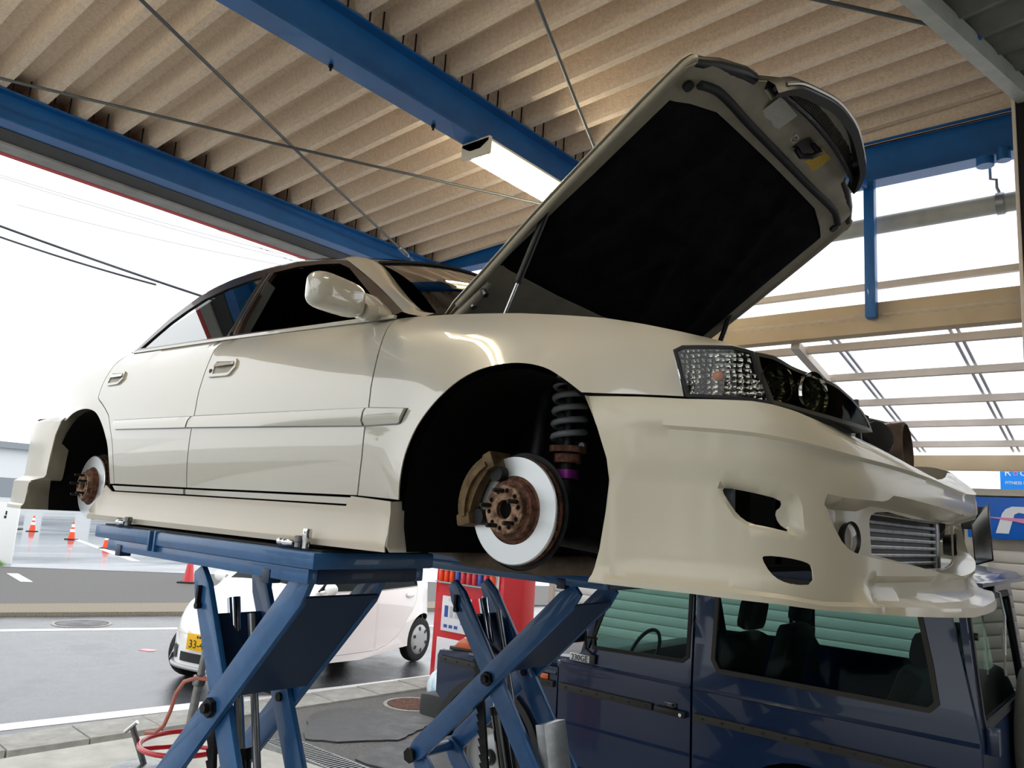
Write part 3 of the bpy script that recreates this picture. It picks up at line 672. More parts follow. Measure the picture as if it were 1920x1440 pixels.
# floor, firewall, engine bay, cabin
MB().box((-2.35, .12, .16), (-.35, WID-.12, .24)).box((-3.6, .3, .22), (-2.35, WID-.3, .34)).build('floor_pan', 'underbody', car, bevel=.02)
MB().box((-2.3, .07, .145), (-.38, .19, .20)).box((-2.3, WID-.19, .145), (-.38, WID-.07, .20)).build('sill_rails', 'undercoat_brown', car, bevel=.01)
MB().box((-.46, .14, .2), (-.42, WID-.14, .84)).build('firewall', 'underbody', car, smooth=0)
MB().box((-.42, .46, .16), (.60, .50, .66)).box((-.42, WID-.50, .16), (.60, WID-.46, .66)).box((-.42, .5, .14), (.55, WID-.5, .18)).build('engine_bay', 'underbody', car, smooth=0)
MB().box((-.30, .55, .25), (.35, 1.2, .62)).build('engine', 'dark_steel', car, bevel=.03)
MB().tube([(-2.4, .72, .12), (-1.2, .72, .12), (-.65, .60, .11), (-.40, .40, .10), (-.1, .40, .10), (.1, .5, .12)], .03, 12).build('exhaust_pipe', 'undercoat_brown', car, smooth=60)
MB().box((-2.55, .2, .35), (-2.38, WID-.2, 1.0)).box((-.62, .12, .6), (-.46, WID-.12, .86)).build('cabin_bulkhead', 'black_plastic', car, bevel=.03)
for yy in (.48, 1.27):
    st = MB(); st.grid(lambda u, v: Vector((-1.42+.55*(u-.5)*1.0, yy+.25*(2*v-1), .50+.05*math.sin(math.pi*u)*math.sin(math.pi*v))), 6, 6)
    st.box((-1.66, yy-.24, .38), (-1.15, yy+.24, .50)); s0 = st.build('seat', 'hood_felt', car, bevel=.03)
    MB().bar((-1.64, yy, .45), (-1.86, yy, 1.0), .46, .12, up=(1, 0, .4)).build('seat_back', 'hood_felt', s0, bevel=.04)
    MB().bar((-1.86, yy, 1.02), (-1.90, yy, 1.17), .26, .09, up=(1, 0, .3)).build('headrest', 'hood_felt', s0, bevel=.035)
swh = MB(); swh.tube([(-1.02+.06*math.cos(2*math.pi*k/24), .48+.18*math.sin(2*math.pi*k/24), .80+.17*math.cos(2*math.pi*k/24)) for k in range(25)], .014, 8, cap=False).bar((-1.02, .31, .80), (-1.02, .65, .80), .04, .05).build('steering_wheel', 'black_plastic', car, smooth=50)
MB().bar((-1.58, .18, .92), (-1.60, .30, 1.18), .045, .004, up=(1, 0, 0)).build('seat_belt', 'rod_grey', car, smooth=0)

# ---------------- front bumper
class Plan:
    def __init__(s, pts):
        L = [0]
        for a, b in zip(pts, pts[1:]): L.append(L[-1]+math.hypot(a[0]-b[0], a[1]-b[1]))
        s.fx = crv([(l, q[0]) for l, q in zip(L, pts)]); s.fy = crv([(l, q[1]) for l, q in zip(L, pts)]); s.UL = L[-1]
    def at(s, u):
        return (s.fx(u), s.fy(u)) if u <= s.UL else (s.fx(2*s.UL-u), WID-s.fy(2*s.UL-u))
    def nrm(s, u):
        a = s.at(max(0, u-.006)); b = s.at(min(2*s.UL, u+.006)); tx, ty = b[0]-a[0], b[1]-a[1]; l = math.hypot(tx, ty); return ty/l, -tx/l
    def half(s, u): return u if u <= s.UL else 2*s.UL-u
    def map(s, off=lambda u, z: 0., sg_=1):
        def f(u, z, d):
            x, y = s.at(u); nx, ny = s.nrm(u); o = (off(s.half(u), z)-d)*sg_; return (x+nx*o, y+ny*o, z)
        return f
FP = Plan([(.27, 0), (.40, .004), (.55, .02), (.66, .045), (.75, .085), (.80, .13), (.87, .27), (.92, .50), (.945, .70), (.95, YC)])
UL = FP.UL
def both(half):                                   # half outline from u small to the centre line, mirrored
    return half+[(2*UL-u, z) for u, z in half[::-1]]
btop = [(.039, .541), (.189, .533), (.297, .525), (.366, .523), (.438, .520), (.48, .514), (.57, .496), (.636, .486), (.729, .479), (.80, .475), (.852, .470), (.95, .458), (1.032, .444), (1.139, .431), (1.25, .421), (1.33, .418)]
bbot = [(1.33, .066), (1.2, .069), (1.0, .077), (.801, .086), (.726, .089), (.588, .094), (.495, .101), (.324, .106), (.078, .107)]
bedge = [(.084, .124), (.099, .181), (.111, .266), (.117, .339), (.108, .389), (.078, .464)]
ftop = crv(btop); fcre = crv([(.1, .475), (.177, .468), (.255, .461), (.429, .448), (.513, .437), (.597, .425), (.693, .414), (.825, .407), (.999, .396), (1.154, .383), (1.331, .375)])
flip_ = crv([(.08, .124), (.324, .123), (.495, .117), (.615, .106), (.78, .108), (1.0, .10), (1.331, .092)])
frb = crv([(.60, .33), (.615, .294), (.636, .257), (.66, .23), (.684, .218), (.75, .208), (.891, .196), (1.208, .170), (1.331, .164)])
frt = crv([(.60, .322), (.678, .315), (.798, .316), (.831, .331), (1.017, .324), (1.331, .310)])
vent1 = [(.372, .33), (.376, .342), (.399, .345), (.471, .335), (.537, .320), (.546, .301), (.552, .243), (.483, .252), (.435, .258), (.408, .274), (.387, .303)]
hole1 = [(.376, .325), (.379, .334), (.44, .326), (.508, .314), (.512, .300), (.494, .287), (.502, .265), (.530, .246), (.483, .2535), (.437, .2595), (.411, .2755), (.390, .303)]
vent2 = [(.462, .189), (.468, .196), (.516, .195), (.562, .188), (.576, .180), (.578, .143), (.531, .1405), (.501, .147), (.48, .161)]
mouth_h = [(.862, .208), (.852, .285), (.862, .298), (.885, .306), (.95, .310), (1.1, .300), (1.331, .290)]
mouth_b = [(.862, .205), (1.0, .194), (1.208, .176), (1.331, .170)]
def sdf(poly, q):
    d = min(segdist(q, poly[i], poly[(i+1) % len(poly)]) for i in range(len(poly))); return d if inside(q, poly) else -d
def boff(u, z):
    c = fcre(u); t = ftop(u); o = 0.
    fr = sstep(.45, .85, u)
    if z > c: o -= (.012+.062*fr)*max(0, (z-c)/max(.02, t-c))**1.5
    o -= .008*sstep(c+.003, c-.003, z)*sstep(.14, .28, u)
    o += .010*fr*sstep(.42, .36, z)*sstep(.30, .34, z)
    # broad side scallop
    o -= .010*sstep(.10, .20, u)*sstep(.62, .5, u)*sstep(.40, .33, z)*sstep(.13, .17, z)
    # mouth recess
    if u > .60 and frb(u)-.01 < z < frt(u)+.012:
        k = sstep(frb(u)-.003, frb(u)+.004, z)*sstep(frt(u)+.010, frt(u)-.012, z)*sstep(.604, .616+.0, u)
        o -= .058*k*(.45+.55*sstep(.61, .70, u))
    # vent recesses
    if .34 < u < .60:
        s1 = sdf(vent1, (u, z)); o -= .020*sstep(-.004, .012, s1)
    # lip and centre step
    l = flip_(u)
    o += .010*sstep(l+.003, l-.004, z)
    cst = sstep(.735, .765, u)
    fin = math.exp(-((u-.715)/.03)**2)
    o += .020*fin*sstep(.15, .10, z)
    o -= .016*cst*sstep(.165, .150, z)*sstep(l, l+.012, z)
    o += .040*sstep(.70, .80, u)*sstep(l+.004, l-.006, z)
    return o
bm_half = bedge[::-1]*0
bump_poly = btop[:-1]+[(2*UL-u, z) for u, z in btop[:-1][::-1]]+[(2*UL-u, z) for u, z in bbot[1:][::-1]]+[]
bump_poly = [(.117, .339), (.108, .389), (.078, .464)]+btop[:-1]+[(2*UL-u, z) for u, z in btop[:-1][::-1]]+[(2*UL-u, z) for u, z in [(.078, .464), (.108, .389), (.117, .339), (.111, .266), (.099, .181), (.084, .124), (.078, .107)]]+[(2*UL-u, z) for u, z in bbot[1:][::-1]][1:]+bbot[1:]+[(.084, .124), (.099, .181), (.111, .266)]
mouth = mouth_h[:-1]+[(2*UL-u, z) for u, z in mouth_h[:-1][::-1]]+[(2*UL-u, z) for u, z in mouth_b[1:-1]]+mouth_b[1:-1][::-1]
rr_ = lambda h: rounded(h, 1)
mir_ = lambda h: [(2*UL-u, z) for u, z in h[::-1]]
lns = []
for k in (-.004, .004): lns += [[(u/100, fcre(u/100)+k) for u in range(14, 133, 3)], [(u/100, flip_(u/100)+k) for u in range(12, 133, 3)]]
for k in (-.004, .005): lns += [[(u/100, frb(u/100)+k) for u in range(61, 133, 2)]]
for k in (-.013, .011): lns += [[(u/100, frt(u/100)+k) for u in range(61, 133, 2)]]
lns += [[(.604, .24), (.604, .33)], [(.618, .26), (.618, .33)], [(.735, .10), (.735, .165)], [(.765, .10), (.765, .165)]]
lns += [[q for q in shrink(vent1, -.005)]]
lns += [mir_(q) for q in lns]
bp_ = panel(bump_poly, FP.map(boff), holes=[rr_(hole1), rr_(vent2), mouth, mir_(rr_(hole1)), mir_(rr_(vent2))], step=.016, thick=.005, lines=lns)
bumper = bp_.build('front_bumper', 'bumper_paint', car, smooth=42)
# wheel-side return of the bumper
rt = MB()
for (u, z) in smooth_run([(.039, .541), (.078, .464), (.108, .389), (.117, .339), (.111, .266), (.099, .181), (.078, .107)], 3):
    x, y = FP.at(u); rt.v += [(x, y+.0, z), (x+.006, y+.02, z)]
rt.f = [(2*i, 2*i+1, 2*i+3, 2*i+2) for i in range(len(rt.v)//2-1)]
rt.build('bumper_return', 'bumper_paint', bumper, smooth=60)
# scoop wall inside the upper side vent
sc_w = MB(); 
for (u, z, o) in ((.545, .318, -.030), (.552, .245, -.030)):
    x, y = FP.at(u); nx, ny = FP.nrm(u); sc_w.v += [(x+nx*o, y+ny*o, z), (x+nx*(o-.09)-.05, y+ny*(o-.09)+.0, z)]
MB().box((.60, .10, .285), (.645, .112, .345)).build('bumper_stay', 'rod_grey', bumper, smooth=0)
# intercooler, fog lamps and radiator pack behind the mouth
ic = MB().box((.765, .50, .150), (.80, 1.255, .325)).build('intercooler', 'dark_steel', car, bevel=.004)
tbm = MB().box((0, .51, 0), (.012, 1.225, .010)).mesh('cooler_tube', 'steel', 0, bevel=.003)
for k in range(8): inst('cooler_tube', tbm, ic, (.799, 0, .158+k*.0205))
MB().box((.775, 1.225, .14), (.815, 1.27, .335)).build('end_tank', 'steel', ic, bevel=.008)
MB().tube([(.80, 1.27, .30), (.78, 1.36, .28), (.72, 1.42, .22)], .03, 12).build('hose', 'black_rubber', ic, smooth=60)
for sd in (0, 1):
    x, y = FP.at(.752); nx, ny = FP.nrm(.752)
    c0 = Vector((x-nx*.062, y-ny*.062, .240)); ax = Vector((nx*.6+.4, ny*.6, 0)).normalized()
    fg = MB().lathe([(.032, -.03), (.036, 0), (.040, .008), (.0385, .01)], flip(sd, c0), flip(0, ax) if sd == 0 else (ax.x, -ax.y, 0), 24).build('fog_lamp', 'black_plastic', car, smooth=50)
    MB().lathe([(0, .012), (.02, .010), (.036, .004)], flip(sd, c0), tuple(ax) if sd == 0 else (ax.x, -ax.y, 0), 24).build('fog_lens', 'clear_lens', fg, smooth=60)
MB().box((.55, .30, .16), (.60, 1.455, .50)).build('radiator', 'underbody', car, bevel=.005)
MB().box((.60, .34, .46), (.66, 1.415, .50)).build('radiator_support', 'black_plastic', car, bevel=.005)
# things standing above the bumper where the grille belongs
MB().box((.70, .62, .42), (.74, .66, .60)).box((.71, .63, .585), (.735, .70, .60)).bar((.73, .74, .44), (.72, .73, .625), .016, .012).build('bracket', 'black_plastic', car, bevel=.004)
hb = MB().lathe([(.0, .0), (.035, .0), (.048, .01), (.052, .03), (.045, .05), (.0, .055)], (.70, .93, .53), (.75, -.6, .25), 28).build('horn', 'black_plastic', car, smooth=40)
MB().lathe([(.052, .02), (.056, .022), (.056, .032), (.052, .035)], (.70, .93, .53), (.75, -.6, .25), 28, closed=True).build('horn_rim', 'dark_steel', hb, smooth=40)
cl_ = MB().lathe([(.02, -.06), (.075, -.06), (.082, .0), (.092, .04), (.095, .09), (.088, .095), (.085, .06), (.0, .05)], (.63, 1.28, .535), (1, .05, .05), 30).build('air_intake', 'undercoat_brown', car, smooth=40)

# ---------------- lamps
def lampmat(name, base, cell, rough):
    m = mat(name, base, rough, 1.0); nt = m.node_tree; L = nt.links
    tc = nt.nodes.new('ShaderNodeTexCoord'); vo = nt.nodes.new('ShaderNodeTexVoronoi'); vo.inputs['Scale'].default_value = cell; vo.inputs['Randomness'].default_value = .35
    bp = nt.nodes.new('ShaderNodeBump'); bp.inputs['Strength'].default_value = 1.0; bp.inputs['Distance'].default_value = .012
    L.new(tc.outputs['Object'], vo.inputs['Vector']); L.new(vo.outputs['Distance'], bp.inputs['Height']); L.new(bp.outputs[0], nt.nodes['Principled BSDF'].inputs['Normal'])
lampmat('prism_reflector', '#cfcfc8', 85, .12); lampmat('lamp_reflector', '#b8b8ae', 40, .15)
mat('amber', '#d2731a', .2, 0, .5)
mat('smoked_lens', '#85867a', .03, 0, trans=1.0, ior=1.08, spec=.8); mat('lamp_grey', '#3b3b36', .4)
marker = [(.267, .636), (.282, .6425), (.393, .638), (.436, .629), (.445, .594), (.477, .523), (.438, .528), (.297, .536)]
head = [(.450, .628), (.456, .601), (.487, .524), (.543, .515), (.603, .506), (.684, .497), (.798, .490), (.783, .529), (.759, .556), (.723, .577), (.696, .585), (.615, .599), (.543, .611), (.492, .624)]
for sd in (0,):
    k = (lambda h: h) if sd == 0 else mir_
    hoff = lambda u, z: -.020-.055*max(0, (z-.50)/.13)*sstep(.38, .62, u)-.012*sstep(.3, .5, u)
    mk = panel(k(shrink(marker, -.006)), FP.map(lambda u, z: hoff(u, z)+.008), holes=[k(shrink(marker, .001))], step=.02, thick=.02).build('marker_bezel', 'black_rubber', car, smooth=35)
    panel(k(marker), FP.map(lambda u, z: hoff(u, z)+.006), step=.03, thick=.003).build('marker_lens', 'clear_lens', car, smooth=35)
    panel(k(marker), FP.map(lambda u, z: hoff(u, z)-.012), step=.02, thick=.004).build('marker_reflector', 'prism_reflector', car, smooth=35)
    x, y = FP.at(.352); MB().lathe([(0, .018), (.009, .015), (.012, .008), (.012, -.01), (.0, -.012)], flip(sd, (x-.002, y+.046, .581)), (0, -1 if sd == 0 else 1, 0), 14).build('marker_bulb', 'amber', car, smooth=60)
    hl = panel(k(head), FP.map(hoff), step=.03, thick=.003).build('headlight', 'smoked_lens', car, smooth=40)
    panel(k(shrink(head, -.003)), FP.map(lambda u, z: hoff(u, z)-.055), step=.05, thick=.005).build('lamp_housing', 'lamp_grey', hl, smooth=40)
    panel(k(shrink(head, -.006)), FP.map(lambda u, z: hoff(u, z)+.001), holes=[k(shrink(head, .003))], step=.03, thick=.060).build('lamp_bezel', 'lamp_grey', hl, smooth=35)
    for uu, rr, zz in ((.505, .045, .567), (.618, .050, .552)):
        x, y = FP.at(uu); nx, ny = FP.nrm(uu)
        MB().lathe([(rr, .0), (rr*.95, -.014), (rr*.75, -.032), (rr*.4, -.046), (0, -.05)], flip(sd, (x-nx*.050, y-ny*.050, zz)), (nx*.5+.5, ny*.5 if sd == 0 else -ny*.5, 0), 26).build('reflector_bowl', 'lamp_reflector', hl, smooth=60)
        MB().cyl(flip(sd, (x-nx*.10, y-ny*.10, zz)), flip(sd, (x-nx*.07, y-ny*.07, zz)), .009, 10).build('bulb', 'chrome', hl)

# ---------------- rear bumper
RP = Plan([(-2.82, .0), (-2.95, .006), (-3.2, .028), (-3.4, .065), (-3.56, .125), (-3.66, .22), (-3.72, .38), (-3.75, .6), (-3.76, YC)])
RU = RP.UL
def roff(u, z):
    o = .012*sstep(.60, .57, z)-.02*sstep(.575, .61, z)
    o += .045*sstep(.292, .268, z)*sstep(.0, .06, u+.02)
    o += .012*sstep(.150, .142, z)
    return o
rh = [(.0, .60), (.02, .57), (.075, .50), (.10, .40), (.115, .30), (.14, .275), (.21, .255), (.235, .125)]
rpoly = rh+[(RU, .115)]+[(2*RU-u, z) for u, z in rh[::-1]]+[(RU, .61)]
panel(rpoly, RP.map(roff, -1), step=.035, thick=.005, lines=[[(u/20, z) for u in range(3, int(2*RU*20)-3)] for z in (.294, .280, .266, .151, .141, .58)]).build('rear_bumper', 'bumper_paint', car, smooth=40)
rm_ = MB()
for (u, z) in smooth_run(rh, 3):
    x, y = RP.at(u); o = roff(u, z); rm_.v += [(x, y-o, z), (x-.02, y+.075, z), ]
rm_.f = [(2*i, 2*i+1, 2*i+3, 2*i+2) for i in range(len(rm_.v)//2-1)]
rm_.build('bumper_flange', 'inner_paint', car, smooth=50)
for sd in (0, 1): MB().box(flip(sd, (-3.12, .07, .13)), flip(sd, (-3.08, .46, .62))).build('arch_shade_panel', 'underbody', car, smooth=0)  # black panel added to stand in for the shade inside the rear arch
# ---------------- raised bonnet (local: s along from the hinge, y across, n normal)
AH = R(34.7)
def HM(s, y, n): return (-.42+s*math.cos(AH)-n*math.sin(AH), y, .885+s*math.sin(AH)+n*math.cos(AH))
def crown(s, y): return .030*(1-((y-YC)/.69)**2)
hr_ = [(.0, .225), (.06, .21), (.199, .204), (.465, .186), (.693, .182), (.902, .181), (1.045, .186), (1.072, .20), (1.11, .30), (1.148, .418), (1.158, .480), (1.20, .545), (1.235, .64), (1.262, .76), (1.268, YC)]
hpoly = hr_+[(s, WID-y) for s, y in hr_[:-1][::-1]]+[(-.035, WID-.5), (-.06, YC), (-.035, .5)]
def nose(s, y): return -.05*sstep(1.13, 1.27, s)
skin = lambda s, y, d: HM(s, y, crown(s, y)+nose(s, y)-d)
panel(hpoly, skin, step=.06, thick=.003).build('bonnet_skin', 'pearl_paint', car, smooth=40)
padr = [(.257, .235), (.250, .290), (.225, .582), (.215, YC)]
padf = [(1.022, YC), (1.02, .60), (1.018, .456), (.985, .33), (.955, .252)]
pad = padr+[(s, WID-y) for s, y in padr[:-1][::-1]]+[(s, WID-y) for s, y in padf[::-1][:-1]]+padf
hin = shrink(hpoly, .008)
inner_front = [q for q in hin]
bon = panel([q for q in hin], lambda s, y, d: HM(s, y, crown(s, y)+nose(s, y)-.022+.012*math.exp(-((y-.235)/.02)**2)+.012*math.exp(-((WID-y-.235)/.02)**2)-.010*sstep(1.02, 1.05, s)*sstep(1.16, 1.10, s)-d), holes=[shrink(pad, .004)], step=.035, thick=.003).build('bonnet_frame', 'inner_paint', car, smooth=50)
def prib(s, y):
    r = 0
    for a, b, w in (((.30, .38), (.95, .62), .022), ((.30, WID-.38), (.95, WID-.62), .022), ((.32, .70), (.60, YC), .02), ((.32, WID-.70), (.60, YC), .02), ((.62, .30), (.66, WID-.30), .02), ((.88, .45), (.88, WID-.45), .02)):
        r = max(r, math.exp(-(segdist((s, y), a, b)/w)**2))
    return .012*r
panel(pad, lambda s, y, d: HM(s, y, crown(s, y)-.016-.014*prib(s, y)/.012*.8-.010*sstep(0, .03, min(segdist((s, y), pad[i], pad[(i+1) % len(pad)]) for i in range(len(pad))))+d), step=.03, thick=.004).build('bonnet_pad', 'hood_felt', car, smooth=50)
# rolled flange along both edges and the rubber seal across the front
for sd in (0, 1):
    MB().tube([flip(sd, HM(s, y+.012, crown(s, y)-.018)) for s, y in smooth_run(hr_[1:8], 3)], .012, 8).build('bonnet_flange', 'inner_paint', car, smooth=60)
    # hinge arm
    MB().tube([flip(sd, HM(.19, .245, -.02)), flip(sd, HM(.05, .235, -.04)), flip(sd, HM(-.03, .228, -.045)), flip(sd, (-.42, .225, .80))], [.014, .018, .018, .014], 8).build('bonnet_hinge', 'inner_paint', car, smooth=60)
    for s in (.10, .16): MB().cyl(flip(sd, HM(s, .24, -.03)), flip(sd, HM(s, .24, -.055)), .011, 8).build('hinge_bolt', 'steel', car)
    # gas strut
    g0 = Vector(flip(sd, (-.165, .205, .80))); g1 = Vector(flip(sd, (-.015, .225, 1.165))); gm = g0+(g1-g0)*.40
    gs = MB().cyl(gm, g1, .011, 12).build('gas_strut', 'black_plastic', car, smooth=60)
    MB().cyl(g0, gm, .0055, 10).build('strut_rod', 'chrome', gs, smooth=60); MB().cyl(gm-(g1-g0)*.012, gm+(g1-g0)*.01, .0125, 12).build('strut_collar', 'black_rubber', gs)
    MB().cyl(flip(sd, HM(1.012, .262, -.015)), flip(sd, HM(1.012, .262, -.028)), .016, 14).build('bump_stop', 'black_rubber', car)
    for s, y in ((1.10, .37), (.17, .30), (.10, .27)): MB().cyl(flip(sd, HM(s, y, crown(s, y)-.018)), flip(sd, HM(s, y, crown(s, y)-.024)), .010, 12).build('drain_hole', 'underbody', car)
seal = [(1.035, .285), (1.055, .36), (1.058, .46), (1.055, .6), (1.055, YC)]
seal = smooth_run(seal+[(s, WID-y) for s, y in seal[:-1][::-1]], 3)
MB().tube([HM(s, y, crown(s, y)-.038) for s, y in seal], .013, 8).build('bonnet_seal', 'black_rubber', car, smooth=60)
# dark edge trim along the leading edge
for sd in (0, 1):
    MB().tube([flip(sd, HM(s-.006, y, crown(s, y)-.016)) for s, y in [(1.066, .205), (1.105, .30), (1.142, .418), (1.152, .478)]], [.014, .02, .02, .018], 8).build('edge_trim', 'black_plastic', car, smooth=60)
# grille carried by the bonnet
gl = [(1.165, .492), (1.215, .555), (1.243, .65), (1.268, .77), (1.274, YC)]
gl = smooth_run(gl+[(s, WID-y) for s, y in gl[:-1][::-1]], 4)
gr = MB()
for s, y in gl:
    b = crown(s, y)
    gr.v += [HM(s+.006, y, b-.045), HM(s+.012, y, b-.075), HM(s+.004, y, b-.105), HM(s-.022, y, b-.105), HM(s-.018, y, b-.06)]
gr.f = [(i*5+j, (i+1)*5+j, (i+1)*5+(j+1) % 5, i*5+(j+1) % 5) for i in range(len(gl)-1) for j in range(5)]
grl = gr.build('grille', 'black_plastic', car, smooth=40)
MB().tube([HM(s+.012, y, crown(s, y)-.085) for s, y in gl[2:-2]], .006, 6).build('grille_trim', 'chrome', grl, smooth=60)
msh_ = MB()
def gmesh(t, w):                                  # strip between the latch panel and the surround
    i = min(len(gl)-2, int(t*(len(gl)-1))); f = t*(len(gl)-1)-i; s = gl[i][0]*(1-f)+gl[i+1][0]*f; y = gl[i][1]*(1-f)+gl[i+1][1]*f
    s0 = s-.020; s1 = 1.165+.03*(1-((y-YC)/.4)**2); return Vector(HM(s0+(s1-s0)*w, y, crown(s, y)-.062-.012*w))
for k in range(70):
    t0 = .05+.9*k/70; msh_.tube([gmesh(t0, 0), gmesh(min(.97, t0+.012), 1)], .0012, 4, cap=False)
for w in (0.1, .22, .34, .46, .58, .7, .82, .94): msh_.tube([gmesh(.05+.9*k/30, w) for k in range(31)], .0011, 4, cap=False)
mo = msh_.build('grille_mesh', 'dark_steel', grl, smooth=0); mo['kind'] = 'stuff'
clm = MB().box((-.010, -.004, -.004), (.010, .004, .004)).mesh('grille_clip', 'black_plastic', 0)
for k in range(14):
    P = gmesh(.12+.76*k/13, -.12); inst('grille_clip', clm, grl, P, (0, -AH, 0))
MB().tube([gmesh(.05+.9*k/30, 1.0) for k in range(31)], .009, 6).build('grille_rail', 'black_plastic', grl, smooth=60)
# latch striker and stickers on the front panel
q_ = lambda s, y, h=-.034: HM(s, y, crown(s, y)+nose(s, y)+h)
MB().tube([q_(1.105, .905, -.03), q_(1.10, .90, -.07), q_(1.125, .93, -.08), q_(1.15, .96, -.07), q_(1.15, .955, -.03)], .010, 8).add([q_(1.09, .87), q_(1.16, .90), q_(1.15, .985), q_(1.085, .96)], [(0, 1, 2, 3)]).build('bonnet_latch', 'black_plastic', car, smooth=50)
def sticker(name, m, s0, s1, y0, y1, sk=0):
    return MB().prism([(s0, y0), (s1, y0+sk), (s1+sk*.3, y1+sk), (s0+sk*.3, y1)], lambda s, y: q_(s, y, -.0335), lambda s, y: q_(s, y, -.0325)).build(name, m, car, smooth=0, label={'sign_white': None}.get(m))
mat('sticker_white', '#b9b8b2', .5, noise=(140, '#8f8e88', .3, .45)); mat('sticker_yellow', '#c7a52a', .5, noise=(120, '#a98a20', .35, .5))
s1_ = sticker('spec_sticker', 'sticker_white', 1.100, 1.172, .605, .745)
s2_ = sticker('caution_sticker', 'sticker_white', 1.108, 1.135, .835, .868)
MB().add([Vector(q_(1.121+.009*math.cos(2*math.pi*k/16)*r_, .851+.010*math.sin(2*math.pi*k/16)*r_, -.0345)) for r_ in (1, .6) for k in range(16)], [(k, (k+1) % 16, 16+(k+1) % 16, 16+k) for k in range(16)]).build('caution_symbol', 'black_plastic', s2_, smooth=0)
s3_ = sticker('caution_label', 'sticker_yellow', 1.085, 1.165, .995, 1.085)
MB().prism([(1.135, 1.045), (1.150, 1.045), (1.150, 1.062), (1.135, 1.062)], lambda s, y: q_(s, y, -.0345), lambda s, y: q_(s, y, -.0338)).build('label_symbol', 'black_plastic', s3_, smooth=0)

